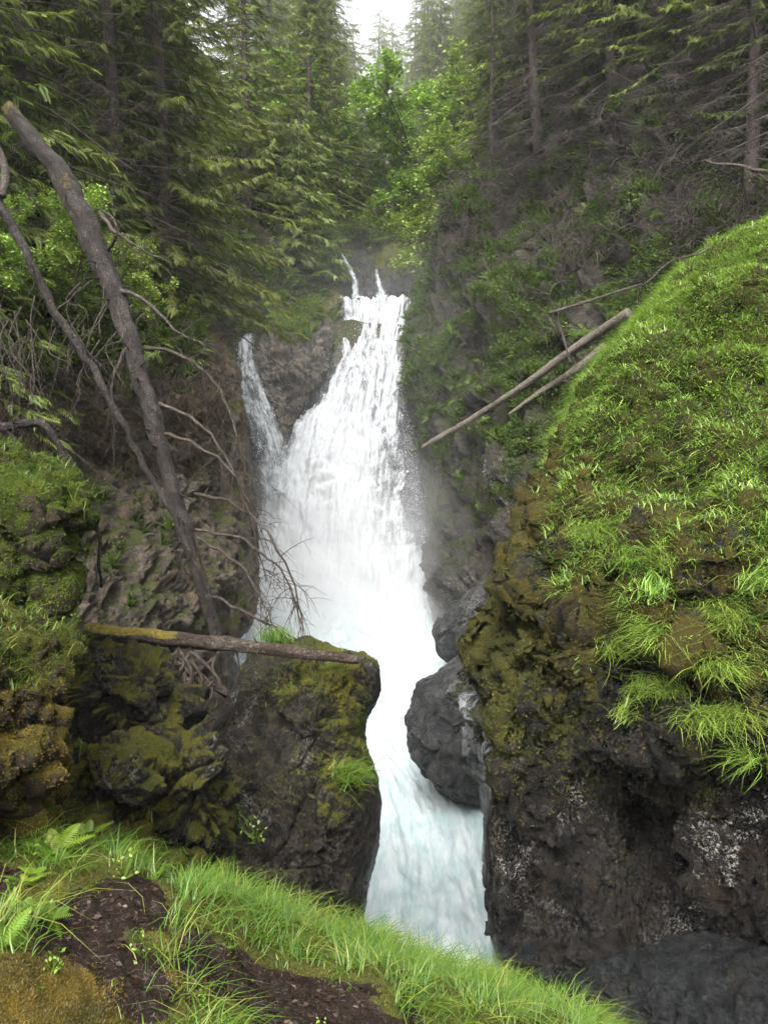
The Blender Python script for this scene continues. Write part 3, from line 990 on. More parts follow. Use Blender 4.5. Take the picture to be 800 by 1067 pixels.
# pale rib of rock between the two falls
MR = relief([(268, 340), (266, 352), (256, 368), (252, 385), (262, 415), (275, 440), (284, 462), (290, 490), (285, 530)],
            [(322, 292), (352, 300), (357, 316), (352, 345), (348, 376), (330, 410), (306, 440), (298, 480), (300, 530)],
            [(268, 340, 37.2), (252, 385, 35.8), (290, 490, 34.2), (322, 292, 38.6), (357, 316, 38.6), (348, 376, 37.2), (298, 480, 34.4), (300, 350, 36.2), (300, 400, 35.2), (320, 380, 35.8), (285, 530, 32.5), (300, 530, 32.5)],
            170, 130, rl=(22, 1.6), rr=(22, 1.6), rt=(26, 1.6), back=(3, 3, 3))
rocky(MR, .35, .6, .12, 1.6, (1, 1, 1.2), 13)
tag(link("rock_rib", mesh("rock_rib", MR.V, MR.F, dict(moss=np.clip(.75 * sstep(360, 320, MR.v + 18 * pnoise(MR.V * .7)) + .2 * fbm(MR.V * .7, 3), 0, 1), pale=sstep(350, 380, MR.v))), M_MID),
    'pale brown rock rib dividing the thin side fall from the main waterfall', 'rock')

# rock bed that the falls run over (seen through thin water and at the edges)
BK = relief(
    [(140, 250), (150, 320), (195, 345), (210, 380), (220, 450), (225, 520), (220, 600), (200, 700), (200, 780)],
    [(520, 230), (500, 290), (480, 330), (470, 400), (480, 470), (490, 540), (500, 620), (510, 700), (510, 780)],
    [(140, 250, 42), (300, 250, 44), (400, 285, 43), (520, 230, 44), (230, 340, 36.8), (355, 318, 40.2), (430, 318, 40.2), (260, 400, 35.8), (390, 380, 37.6), (280, 470, 35.2), (400, 470, 35.2), (350, 560, 33.6), (430, 560, 33.2), (240, 600, 32), (350, 650, 31), (450, 650, 30.5), (350, 780, 27), (500, 780, 26), (200, 780, 27), (480, 400, 38)],
    220, 200)
rocky(BK, .35, .6, .1, 1.6, (1, 1, .8), 17)
tag(link("stream_bed", mesh("stream_bed", BK.V, BK.F, dict(moss=np.clip(.2 * fbm(BK.V * .5, 3) + .5 * sstep(320, 270, BK.v), 0, 1))), M_BASE), kind='structure')

# ------------------------------------------------------------------ water
def water_sheet(name, left, right, depth, nr, nc, mat, thick, amp, bulge=0.0, seed=0, qs=(1.1, .30, 1)):
    t = np.linspace(0, 1, nr)
    A, B = crom(left, t), crom(right, t)
    s = np.linspace(0, 1, nc)
    u = A[:, :1] + (B[:, :1] - A[:, :1]) * s
    v = A[:, 1:] + (B[:, 1:] - A[:, 1:]) * s
    d = rbf(depth)(u, v) - bulge * np.sin(math.pi * s)[None] ** .7
    V = P(u, v, d)
    wdt = np.linalg.norm(V[:, -1] - V[:, 0], axis=1)
    mid = V[:, nc // 2]
    ln = np.concatenate([[0], np.cumsum(np.linalg.norm(np.diff(mid, axis=0), axis=1))])
    fl = np.stack([(s[None] - .5) * (wdt.mean() + .5 * (wdt[:, None] - wdt.mean())), np.repeat(ln[:, None], nc, 1), np.zeros((nr, nc))], -1).reshape(-1, 3)
    S = Surf(V.reshape(-1, 3), grid_faces(nr, nc))
    q = fl * np.array(qs) + seed * 7.3
    q[:, 2] += seed
    lump = .8 * fbm(q, 4, .5) + .5 * fbm(q * np.array([3.1, 2.2, 1]) + 5, 4, .55) + (0 if name == 'river' else .7) * (np.abs(fbm(fl * .8 + seed * 3.1, 4, .5)) - .35)
    S.push(amp * lump)
    if name == "river":      # the plunge pool heaps up under the fall
        S.V[:, 2] += sstep(735, 655, S.v) * (.35 + .75 * np.abs(fbm(S.V * .9, 4)))
        S.refresh()
    th = thick(np.tile(s, (nr, 1)).ravel(), np.repeat(t, nc), S.u, S.v)
    o = link(name, mesh(name, S.V, S.F, dict(flow=fl, thick=th)), mat)
    tag(o, kind='structure')
    return S, th


def th_main(s, t, u, v):
    edge = np.minimum(s, 1 - s)
    th = .60 + .75 * sstep(0, .16, edge)
    th -= .62 * sstep(60, 15, np.hypot((u - 372) * .8, (v - 365) * .55))      # dark rock gap under the lip
    th -= .82 * sstep(85, 20, np.hypot((u - 418) * 1.4, (v - 500) * .7))      # thin curtain on the right
    return th


fall, th_f = water_sheet("waterfall",
    [(352, 309), (350, 330), (347, 365), (335, 405), (312, 435), (295, 470), (275, 505), (262, 560), (250, 610), (225, 665), (215, 720)],
    [(430, 309), (427, 330), (421, 365), (421, 410), (430, 455), (438, 510), (445, 570), (451, 620), (458, 662), (465, 710), (470, 740)],
    [(352, 309, 39.2), (430, 309, 39.2), (350, 340, 38.6), (422, 360, 37.4), (335, 405, 36.4), (421, 410, 35.8), (295, 470, 34.4), (430, 460, 34.2), (262, 560, 32.6), (445, 570, 32), (225, 665, 30.2), (458, 662, 29.7), (340, 600, 31.4), (380, 480, 33.7), (215, 720, 27.6), (470, 740, 24.5)],
    330, 180, M_FALL, th_main, .34, .5, 1)

river, th_r = water_sheet("river",
    [(215, 647), (235, 690), (300, 740), (340, 800), (350, 880), (340, 960), (300, 1080), (200, 1250)],
    [(464, 647), (470, 690), (520, 740), (560, 800), (600, 880), (640, 960), (700, 1080), (760, 1250)],
    [(215, 647, 31.6), (464, 647, 31.6), (235, 690, 26.4), (470, 690, 26.4), (300, 740, 23), (520, 740, 23), (340, 800, 19.8), (560, 800, 19.8), (350, 880, 16.7), (600, 880, 16.7), (340, 960, 14.5), (640, 960, 14.5), (300, 1080, 12), (700, 1080, 12), (200, 1250, 9.5), (760, 1250, 9.5)],
    320, 190, M_RIVER, lambda s, t, u, v: np.clip(.8 * sstep(860, 700, v) + .3 + .35 * pnoise(np.stack([u * .03, v * .015, u * 0], 1)), 0, 1), .22, 0, 2, (.7, .28, 1))


def th_side(s, t, u, v):
    return .0 + .62 * sstep(0, .3, np.minimum(s, 1 - s)) + .35 * sstep(380, 350, v)


side, _ = water_sheet("side_fall",
    [(228, 347), (240, 352), (246, 372), (246, 400), (250, 430), (256, 460), (262, 485), (268, 515)],
    [(272, 329), (274, 338), (264, 358), (276, 395), (292, 428), (302, 452), (308, 480), (306, 512)],
    [(228, 347, 37.6), (268, 331, 38.4), (246, 372, 35.2), (262, 358, 35.6), (246, 400, 34.4), (272, 395, 34.2), (250, 440, 33.8), (288, 430, 33.7), (260, 480, 33.2), (306, 480, 33.2), (268, 515, 32.4), (306, 512, 32.4)],
    170, 60, M_THIN, th_side, .2, .15, 3)


def th_thin(s, t, u, v):
    return -.02 + .66 * sstep(0, .5, np.minimum(s, 1 - s))


for k, (lf, rt_) in enumerate([
        ([(351, 259), (354, 268), (358, 280), (362, 292), (362, 310)], [(356, 258), (363, 268), (371, 280), (378, 296), (380, 310)]),
        ([(389, 281), (389, 290), (388, 298), (386, 310)], [(395, 280), (399, 290), (404, 300), (412, 310)])]):
    allp = [(a, b, np.interp(b, [258, 310], [42.3, 39.9])) for a, b in lf + rt_]
    water_sheet("upper_fall", lf, rt_, allp, 60, 24, M_THIN, th_thin, .06, .05, 5 + k)

# flying spray over the falls
sp_w = np.clip(.25 + (1.1 - th_f), 0, 2) * sstep(300, 330, fall.v) * (.3 + (np.abs(fall.u - 345) > 30))
pp, nn, kk = fall.sample(30000, sp_w)
pp = pp + nn * rng.exponential(.16, len(pp))[:, None] + rng.normal(0, .16, pp.shape)
p2, n2, k2 = side.sample(5000)
p2 = p2 + n2 * rng.exponential(.12, len(p2))[:, None] + rng.normal(0, .09, p2.shape)
p3, n3, k3 = river.sample(9000, sstep(900, 680, river.v))
p3 = p3 + np.array([0, 0, 1.0]) * rng.exponential(.22, len(p3))[:, None]
pa = np.concatenate([pp, p2, p3])
tet = np.array([[0, 0, 1], [.94, 0, -.33], [-.47, .82, -.33], [-.47, -.82, -.33]])
tf = np.array([[0, 1, 2], [0, 2, 3], [0, 3, 1], [1, 3, 2]])
V, Fc, A = stamp(tet * np.array([1, 1, 1.7]), tf, pa, frames(rng.normal(size=(len(pa), 3))), rng.lognormal(-5.0, .45, len(pa)), rng.random(len(pa)))
tag(link("spray", mesh("spray", V, Fc), M_DROP), 'fine white spray flying off the falls and the churned pool', 'spray', kind='stuff')

# ------------------------------------------------------------------ boulders, pillar, mounds
B1 = blob([(430, 735), (436, 715), (456, 700), (478, 683), (497, 672), (518, 690), (525, 740), (522, 800), (515, 845), (492, 838), (470, 830), (452, 820), (436, 790), (428, 760)], 17.9, (1.0, 1.6), 150, 90)
rocky(B1, .10, .30, .022, 1.3, (.8, .8, .7), 19)
tag(link("boulder", mesh("boulder", B1.V, B1.F, dict(moss=np.clip(.25 * B1.N[:, 2], 0, 1), pale=sstep(0, .4, pnoise(B1.V * 1.2)))), M_BASE),
    'rounded wet grey boulder standing in the churning river', 'boulder')
B2 = blob([(452, 660), (462, 640), (476, 628), (492, 618), (515, 610), (540, 625), (550, 680), (520, 700), (480, 690), (458, 680)], 23.4, (1.2, 1.6), 120, 80)
rocky(B2, .12, .35, .03, 1.6, (.8, .8, .7), 23)
tag(link("boulder", mesh("boulder", B2.V, B2.F, dict(moss=np.clip(.2 * B2.N[:, 2], 0, 1), pale=np.ones(len(B2.V)) * .5)), M_BASE),
    'misty dark boulder wedged below the far cliff by the pool', 'boulder')

PL = relief([(262, 676), (254, 690), (238, 722), (218, 765), (192, 808), (168, 860), (155, 930), (150, 1010), (150, 1060)],
            [(322, 664), (356, 682), (388, 688), (396, 702), (392, 726), (380, 748), (379, 772), (389, 800), (397, 838), (394, 885), (383, 925), (378, 985), (376, 1060)],
            [(262, 676, 10.1), (322, 664, 10.1), (388, 690, 9.7), (238, 722, 9.8), (380, 750, 9.6), (397, 840, 9.3), (378, 985, 9.2), (218, 765, 9.4), (168, 860, 8.7), (150, 1010, 7.6), (310, 690, 9.3), (330, 740, 8.9), (290, 760, 9.0),
             (330, 800, 8.75), (260, 800, 8.7), (300, 850, 8.3), (240, 860, 8.2), (360, 850, 8.6), (350, 930, 8.5), (270, 920, 7.8), (200, 910, 7.6), (300, 1010, 7.6), (150, 1060, 7.2), (376, 1060, 9)],
            300, 240, rl=(26, .55), rr=(36, .8), rt=(22, .5), back=(1.6, 2.2, 1.6))
rocky(PL, .2, .36, .05, .9, (1, 1, .8), 29)
u, v = PL.u, PL.v
mpl = np.clip(.75 * sstep(40, 0, np.hypot((u - 345) * .45, (v - 712) * .6)) + .75 * sstep(60, 5, np.hypot((u - 360) * 1.2, (v - 800) * .5)) + .6 * sstep(270, 200, u) * sstep(760, 800, v) + .8 * np.clip(PL.N[:, 2] - .2, 0, 1) + .5 * fbm(PL.V * 1.3, 4) - .40, 0, 1)
pillows(PL, mpl, .22, .09, 3)
tag(link("rock_outcrop", mesh("rock_outcrop", PL.V, PL.F, dict(moss=mpl, pale=sstep(.0, .35, pnoise(PL.V * 1.3 + 7)), rust=np.clip(pnoise(PL.V * 2) + .1, 0, 1))), M_WETMOSS),
    'dark mossy rock outcrop rising beside the river under the fallen log', 'rock outcrop')

# lower left: jumble of rock between mound, outcrop and bank
LJ = relief([(-120, 640), (-120, 720), (-120, 800), (-120, 900), (-120, 1000)],
            [(140, 668), (160, 684), (178, 730), (186, 790), (215, 860), (250, 960), (270, 1040)],
            [(-120, 640, 6.6), (-120, 900, 4.8), (60, 650, 8.2), (150, 668, 10.6), (200, 700, 11), (235, 760, 10.2), (100, 720, 8.6), (170, 760, 9.4), (90, 790, 7.4), (170, 830, 8.2), (240, 880, 8.4), (60, 860, 6), (150, 900, 6.9), (0, 760, 6.4), (0, 1000, 4.6), (260, 1040, 7)],
            240, 240, rr=(30, .8), rt=(40, .9), back=(2, 2.5, 2.5))
rocky(LJ, .3, .5, .06, 1.0, (1, 1, .9), 31)
u, v = LJ.u, LJ.v
mlj = np.clip(.35 + .75 * np.clip(LJ.N[:, 2] - .1, 0, 1) + .5 * fbm(LJ.V * 1.1, 4) - .5 * sstep(70, 40, np.hypot((u - 130) * .9, (v - 745) * 1.2)) + .35 * sstep(840, 780, v) * sstep(200, 120, u) * 0, 0, 1)
pillows(LJ, mlj, .35, .16, 6)
tag(link("ledge_rock", mesh("ledge_rock", LJ.V, LJ.F, dict(moss=mlj, rust=np.clip(pnoise(LJ.V * 1.2 + 3) + .25, 0, 1), pale=sstep(.1, .4, pnoise(LJ.V * 1.5)))), M_WETMOSS), kind='structure')

# mossy rocks on the ledge
BBS = []
for ol, dd, th_, sd, mamt, lb in [
        ([(66, 800), (84, 786), (118, 778), (150, 784), (166, 800), (170, 830), (160, 856), (110, 866), (74, 850)], 6.9, (.55, .9), 61, .62, 'low boulder capped with golden moss left of the dark outcrop'),
        ([(168, 800), (182, 782), (204, 776), (222, 792), (232, 828), (226, 868), (196, 884), (168, 862)], 7.4, (.5, .9), 62, .5, 'moss streaked boulder leaning against the foot of the dark outcrop'),
        ([(70, 700), (92, 682), (130, 676), (165, 682), (184, 712), (182, 752), (164, 786), (110, 792), (76, 770), (62, 730)], 8.4, (.6, 1.2), 63, .28, 'dark angular boulder under the mossy end of the log')]:
    BB = blob(ol, dd, th_, 130, 90)
    rocky(BB, .14, .55, .05, .75, (1, 1, .9), sd)
    mb = np.clip(mamt + .8 * np.clip(BB.N[:, 2], -.4, .8) * .9 - .32 + .5 * fbm(BB.V * 1.8, 3), 0, 1)
    pillows(BB, mb, .2, .03, sd)
    BBS.append((BB, mb))
    tag(link("mossy_boulder", mesh("mossy_boulder", BB.V, BB.F, dict(moss=mb, rust=np.clip(pnoise(BB.V * 1.6), 0, 1), pale=np.full(len(BB.V), .5))), M_WETMOSS), lb, 'boulder')

# green moss mound, left
LM = blob([(-90, 505), (-40, 486), (0, 484), (28, 492), (54, 500), (74, 514), (84, 542), (80, 580), (62, 614), (34, 640), (-20, 660), (-90, 655)], 7.4, (.9, 1.4), 170, 110)
rocky(LM, .26, .3, .04, .8, (1, 1, 1), 37)
pillows(LM, np.ones(len(LM.V)), .33, .24, 7)
pillows(LM, np.ones(len(LM.V)), .12, .06, 8)
mlm = np.clip(.42 + .75 * LM.N[:, 2] + .5 * fbm(LM.V * 1.8, 3), 0, 1)
tag(link("moss_mound", mesh("moss_mound", LM.V, LM.F, dict(moss=mlm)), M_MOUND), 'bright green moss mound bulging from the left cliff', 'moss mound')

# rusty moss bank, lower left edge
LO = blob([(-120, 640), (-40, 620), (10, 636), (50, 650), (78, 668), (76, 694), (52, 710), (34, 735), (30, 770), (46, 800), (62, 830), (40, 870), (-20, 890), (-120, 880)], 5.4, (.8, 1.3), 180, 110, tilt=(.6, -.3))
rocky(LO, .24, .34, .04, .7, (1, 1, 1), 41)
pillows(LO, np.ones(len(LO.V)), .26, .12, 9)
pillows(LO, np.ones(len(LO.V)), .1, .05, 10)
u, v = LO.u, LO.v
mlo = np.clip(.42 + .75 * LO.N[:, 2] + .6 * fbm(LO.V * 2.2, 3), 0, 1)
rlo = np.clip(sstep(690, 730, v) * .8 + .7 * pnoise(LO.V * 2.5), 0, 1)
tag(link("moss_mound", mesh("moss_mound", LO.V, LO.F, dict(moss=mlo, rust=rlo)), M_MOUND), 'rusty orange moss mound over the grass at the lower left', 'moss mound')

# near bank: grass, needle litter, moss
FB = relief(
    [(-330, 742), (-330, 880), (-330, 1000), (-330, 1120), (-330, 1500), (-330, 2600)],
    [(374, 984), (424, 1006), (492, 1030), (546, 1048), (590, 1064), (636, 1104), (710, 1180), (840, 1370), (1400, 2600)],
    [(-330, 742, 5.0), (-330, 1000, 3.2), (-330, 1500, 1.5), (-330, 2600, .6), (0, 840, 4.9), (0, 930, 4.0), (0, 1030, 3.0), (0, 1500, 1.35), (200, 900, 5.0), (200, 980, 4.1), (200, 1060, 3.3), (374, 984, 5.3), (380, 1010, 4.6), (380, 1060, 3.9), (500, 1000, 5.2), (500, 1060, 4.3), (610, 1050, 4.7), (660, 1090, 4.3), (860, 1350, 2.6), (400, 1500, 1.9), (600, 2600, .8)],
    330, 420, rr=(26, .35), rt=(40, .5), back=(2, 2.5, 1.6), bias=1.15)
FB.push(.10 * fbm(FB.V * 1.3, 4) + .03 * fbm(FB.V * 6, 3))
u, v = FB.u, FB.v
nz = 28 * pnoise(FB.V * 2.2) + 14 * pnoise(FB.V * 6)


def dist_seg(u, v, pts):
    """pixel distance to a polyline (layout of paths and patches on the bank)"""
    best = np.full(np.shape(u), 1e9)
    for (a, b), (c, d) in zip(pts[:-1], pts[1:]):
        t = np.clip(((u - a) * (c - a) + (v - b) * (d - b)) / ((c - a) ** 2 + (d - b) ** 2), 0, 1)
        best = np.minimum(best, np.hypot(u - a - t * (c - a), v - b - t * (d - b)))
    return best


dirt = np.maximum.reduce([
    sstep(34, 16, dist_seg(u, v, [(60, 950), (120, 952), (150, 945)]) + nz),
    sstep(30, 12, dist_seg(u, v, [(95, 990), (135, 1010), (150, 1030)]) + nz),
    sstep(40, 18, dist_seg(u, v, [(215, 1000), (260, 1030), (310, 1045), (370, 1060), (420, 1120)]) + nz),
    sstep(20, 8, dist_seg(u, v, [(0, 915), (20, 930)]) + nz)])
moss_fb = np.clip(.9 - dirt * 1.4 + .25 * fbm(FB.V * 3, 3), 0, 1)
rust_fb = sstep(985, 1010, v + nz * .6) * sstep(150, 90, u + nz)
rust_fb = np.clip(rust_fb + .5 * sstep(30, 10, dist_seg(u, v, [(185, 1000), (200, 1020)])), 0, 1)
grass_fb = np.maximum.reduce([
    sstep(0, 20, v - 850 - .25 * u + nz * .6) * sstep(925, 895, v - .05 * u + nz * .7) * sstep(205, 160, u + nz) * 1.0,
    sstep(42, 22, dist_seg(u, v, [(215, 938), (262, 962), (310, 978), (350, 994), (385, 1010)]) + nz * .6),
    sstep(55, 30, dist_seg(u, v, [(385, 1010), (450, 1030), (510, 1052), (580, 1080), (660, 1130)]) + nz * .6),
    sstep(34, 18, dist_seg(u, v, [(168, 975), (185, 1020), (215, 1075), (240, 1120)]) + nz * .6),
    sstep(26, 12, dist_seg(u, v, [(0, 960), (20, 975)]) + nz * .5)])
grass_fb = np.clip(grass_fb * (1 - dirt * .8), 0, 1)
tag(link("bank", mesh("bank", FB.V, FB.F, dict(moss=moss_fb, rust=rust_fb, soil=dirt)), M_BANK), kind='structure')
print("masses", round(time.time() - T0, 1))

# ------------------------------------------------------------------ grass
UPZ = np.array([0, 0, 1.0])


def grass_on(S, n, w, length, width, nup=.4, bend=(.25, .9), seed=0, tint=None, clump=1.5, jit=.22):
    p, nrm, k = S.sample(n, w)
    n = len(p)
    cl = fbm(p * clump + seed, 3)
    ln = rng.uniform(*length, n) * (1 + .55 * cl)
    up = UPZ * (1 - nup) + nrm * nup + rng.normal(0, jit, (n, 3))
    up /= np.linalg.norm(up, axis=1)[:, None]
    az = np.arctan2(nrm[:, 1], nrm[:, 0]) + rng.normal(0, 1.0, n) + 1.2 * pnoise(p * 1.1 + 50)
    t = np.clip(rng.normal(.48, .27, n) + .35 * cl, 0, 1) if tint is None else tint(p, n)
    return blades(p - nrm * .01, up, np.maximum(ln, .03), rng.uniform(*width, n), rng.uniform(*bend, n), t, az)


def stuff(name, parts, mat, label, cat):
    V, Fc, A = join(parts)
    return tag(link(name, mesh(name, V, Fc, dict(tint=A)), mat), label, cat, kind='stuff')


u, v = RC.u, RC.v
vis = (v < 1120) & (u < 1020) & (v > 150)
back = RC.V[:, 1] < 14.5
gw = g_turf * vis * back
dens = .35 + .65 * sstep(-.35, .25, fbm(RC.V * 1.1 + 3, 3))
fringe = sstep(140, 10, np.abs(v - turf_v - 50)) * sstep(.0, .25, pnoise(RC.V * 1.5 + 6)) * vis * .5 * (u > 560)
stuff("grass", [grass_on(RC, 160000, gw * dens, (.07, .21), (.006, .013), .5, (.4, 1.3), jit=.42),
                grass_on(RC, 9000, gw * sstep(.1, .4, fbm(RC.V * 1.5 + 33, 3)), (.14, .30), (.006, .011), .45, (.6, 1.4), 15, jit=.4),
                grass_on(RC, 13000, fringe, (.12, .30), (.005, .011), .4, (.4, 1.1), 5)], M_GRASS,
      'lush bright green grass on the sloping shoulder of the right cliff', 'grass')
u, v = FB.u, FB.v
visb = (v < 1180) & (u > -300) & (u < 760)
stuff("grass", [grass_on(FB, 17000, grass_fb * visb * sstep(-.15, .35, fbm(FB.V * 3.6 + 9, 3)), (.10, .32), (.003, .007), .3, (.5, 1.5), 3, jit=.3),
                grass_on(FB, 3500, np.clip(1 - dirt, 0, 1) * visb * (1 - rust_fb), (.04, .10), (.004, .008), .3, (.2, .9), 4)], M_GRASS2,
      'long fresh green grass along the near bank above the river', 'grass')

# ------------------------------------------------------------------ moss fuzz
def fuzz_on(S, n, w, size, tfun):
    p, nrm, k = S.sample(n, w)
    t = np.clip(tfun(p, k) + rng.normal(0, .15, len(p)), 0, 1)
    out = []
    tv = []
    for i in range(4):
        a = i * 1.57 + .4
        c, s = math.cos(a), math.sin(a)
        tv += [[-.18 * s, .18 * c, 0], [.18 * s, -.18 * c, 0], [.75 * c, .75 * s, .8]]
    tF = np.arange(12).reshape(4, 3)
    nn = nrm + rng.normal(0, .25, nrm.shape)
    return stamp(np.array(tv), tF, p, frames(nn), rng.uniform(size[0], size[1], len(p)), t)


def nz_t(S, seed, base=.45):
    return lambda p, k: base + .5 * fbm(p * 2.3 + seed, 3)


wr = moss_rc * (1 - .8 * g_turf) * (RC.V[:, 1] < 13.5) * (RC.v < 1000) * (RC.u < 1000)
stuff("moss", [fuzz_on(RC, 100000, wr * (1 - .7 * rust_rc), (.011, .032), nz_t(RC, 1))], M_MOSSF, 'olive moss cushions over the upper face of the right cliff', 'moss')
stuff("moss", [fuzz_on(RC, 34000, wr * rust_rc, (.008, .022), nz_t(RC, 2, .6))], M_MOSSO, 'rusty moss under the turf edge of the right cliff', 'moss')
stuff("moss", [fuzz_on(LM, 60000, mlm * (LM.V[:, 1] < 7.8) * (LM.u > -40), (.009, .024), nz_t(LM, 3))], M_MOSSG, 'bright green moss fuzz on the mound at the left', 'moss')
wl = mlo * (LO.V[:, 1] < 6) * (LO.u > -40)
stuff("moss", [fuzz_on(LO, 42000, wl * rlo, (.006, .016), nz_t(LO, 4, .6)), fuzz_on(FB, 60000, rust_fb * visb * (1 - dirt), (.007, .017), lambda p, k: .42 + .6 * fbm(p * 4 + 6, 3))], M_MOSSO, 'rusty gold moss at the lower left corner', 'moss')
stuff("moss", [fuzz_on(LO, 36000, wl * (1 - rlo), (.006, .017), nz_t(LO, 5)), fuzz_on(FB, 56000, np.clip(moss_fb - rust_fb, 0, 1) * visb, (.008, .02), nz_t(FB, 7)),
               fuzz_on(LJ, 40000, mlj * (LJ.u > -30), (.008, .022), nz_t(LJ, 8, .35)), fuzz_on(PL, 34000, mpl * (PL.N[:, 1] < .3), (.008, .022), nz_t(PL, 9, .4))] + [fuzz_on(b_, 9000, m_ ** 2 * (b_.V[:, 1] < b_.V[:, 1].mean() + .2), (.006, .016), nz_t(b_, 11, .4)) for b_, m_ in BBS], M_MOSSF,
      'olive green moss over the outcrop, ledges and near bank', 'moss')

def sow(S, n, w, size, kinds, nup=.35):
    p, nrm, k = S.sample(n, w)
    out = []
    which = rng.integers(0, len(kinds), len(p))
    for i, (tV, tF, tA) in enumerate(kinds):
        q = which == i
        if not q.any():
            continue
        up = UPZ * (1 - nup) + nrm[q] * nup + rng.normal(0, .15, (q.sum(), 3))
        cl = fbm(p[q] * .6 + i, 2)
        m = int(q.sum())
        V, Fc, A = stamp(tV, tF, p[q], frames(up), rng.uniform(*size, m) * (1 + .4 * cl), np.zeros(m))
        A = np.clip(np.tile(tA, m) * .5 + np.repeat(rng.random(m) * .5 + .3 * cl, len(tV)), 0, 1)
        out.append((V, Fc, A))
    return out


# ------------------------------------------------------------------ litter on the bare soil
p, nrm, k = FB.sample(16000, dirt * visb)
bx = np.array([[-.5, -.06, 0], [.5, -.05, 0], [.5, .05, .04], [-.5, .06, .04]])
V1 = stamp(bx, np.array([[0, 1, 2], [0, 2, 3]]), p + nrm * .004, frames(nrm + rng.normal(0, .18, nrm.shape)), rng.uniform(.008, .034, len(p)), rng.beta(1.3, 3.4, len(p)))
p, nrm, k = FB.sample(500, dirt * visb)
V2 = stamp(*LEAF, p + nrm * .006, frames(nrm + rng.normal(0, .3, nrm.shape)), rng.uniform(.02, .055, len(p)), rng.random(len(p)))
stuff("undergrowth", sow(FB, 240, np.clip(1 - dirt, 0, 1) * visb * sstep(-.1, .3, fbm(FB.V * 2.5 + 3, 2)) * (FB.u < 420), (.05, .12), [leafy_sprig(14, np.random.default_rng(70 + i), .1) for i in range(3)], .3)
      + sow(FB, 46, sstep(120, 40, FB.u) * (1 - rust_fb) * visb * (FB.v < 960), (.08, .15), [fern(7, np.random.default_rng(80 + i)) for i in range(2)], .3), M_FERN, 'small weeds and fern sprigs among the grass of the near bank', 'weeds')
stuff("litter", [V1, V2], M_LITTER, 'brown needles, bark flakes and dead leaves on bare soil', 'litter')

# ------------------------------------------------------------------ undergrowth on the slopes and cliffs
SPRIGS = [leafy_sprig(42, np.random.default_rng(i), .065) for i in range(5)]
FERNS = [fern(8, np.random.default_rng(20 + i)) for i in range(3)]


tu, tv = TERR.u, TERR.v
tvis = ((TERR.V[:, 1] > 9) & (TERR.V[:, 1] < 75) & (tu > -150) & (tu < 950) & (tv > -350) & (tv < 420)).astype(float)
tvis *= ~((TERR.V[:, 1] > 33) & (TERR.V[:, 1] < 46) & (TERR.V[:, 0] > -2.7) & (TERR.V[:, 0] < 2.3))      # none in the stream
tvis *= np.clip(14 / np.maximum(TERR.V[:, 1], 1), .1, 1.0) ** 1.2
stuff("undergrowth", sow(TERR, 12000, tvis, (.35, .9), SPRIGS), M_SHRUB, 'shrubby undergrowth covering the forest slopes', 'undergrowth')
stuff("undergrowth", sow(TERR, 4200, tvis * (TERR.V[:, 1] < 50), (.4, .9), FERNS), M_FERN, 'ferns carpeting the forest slopes', 'undergrowth')
rv = RB.edge * np.clip(moss_rb * 1.3 - .2 + .35 * fbm(RB.V * .5 + 2, 3), 0, 1) * sstep(520, 420, RB.v) * (RB.u < 860) * (RB.v > -130)
stuff("undergrowth", sow(RB, 4200, rv * (.35 + .65 * sstep(120, 230, RB.v)) * sstep(-.25, .2, fbm(RB.V * .45 + 5, 3)), (.25, .6), SPRIGS, .5) + sow(RB, 1100, rv * (RB.v > 120) * sstep(0, .3, fbm(RB.V * .45 + 15, 2)), (.25, .55), FERNS, .5), M_SHRUB, 'dark shrubs and ferns hanging on the far right cliff', 'undergrowth')
gr = np.clip(moss_rb * 1.3 - .1, 0, 1) * RB.edge * sstep(620, 540, RB.v) * (RB.u < 860) * sstep(.05, .35, fbm(RB.V * .5 + 12, 3)) * (RB.v > 150)
bw = sstep(290, 266, BK.v + 14 * pnoise(BK.V * .8)) * (BK.u > 300) * (BK.u < 480) * ((BK.u < 340) | (BK.u > 442) | (BK.v < 252))
stuff("undergrowth", sow(BK, 700, bw, (.3, .7), SPRIGS, .4) + sow(BK, 160, bw, (.35, .7), FERNS, .4), M_FERN, 'green growth on the rocks around the upper falls', 'undergrowth')
stuff("grass", [grass_on(RB, 34000, gr, (.2, .5), (.014, .03), .4, (.4, 1.1), 2)], M_SHRUB, 'hanging grass on the ledges of the far right cliff', 'grass')
lv = (sstep(420, 340, LC.v + 30 * pnoise(LC.V)) * .9 + .04 * moss_lc) * (LC.u > -60) * (LC.u < 212)
stuff("undergrowth", sow(LC, 1500, lv, (.2, .5), SPRIGS, .4) + sow(LC, 200, lv * (LC.v < 420), (.25, .5), FERNS, .4), M_SHRUB, 'leafy fringe along the top of the left cliff', 'undergrowth')
mv = sstep(365, 325, MR.v) * (MR.N[:, 1] < .5) * (MR.u < 332) * (MR.u > 272)
stuff("undergrowth", sow(MR, 420, mv, (.3, .6), SPRIGS, .3) + sow(MR, 160, mv, (.35, .7), FERNS, .3), M_FERN, 'ferns and sprigs topping the rock rib between the falls', 'undergrowth')
wlm = np.clip(LM.N[:, 2], 0, 1) * (LM.u > -60) * (LM.v < 560)
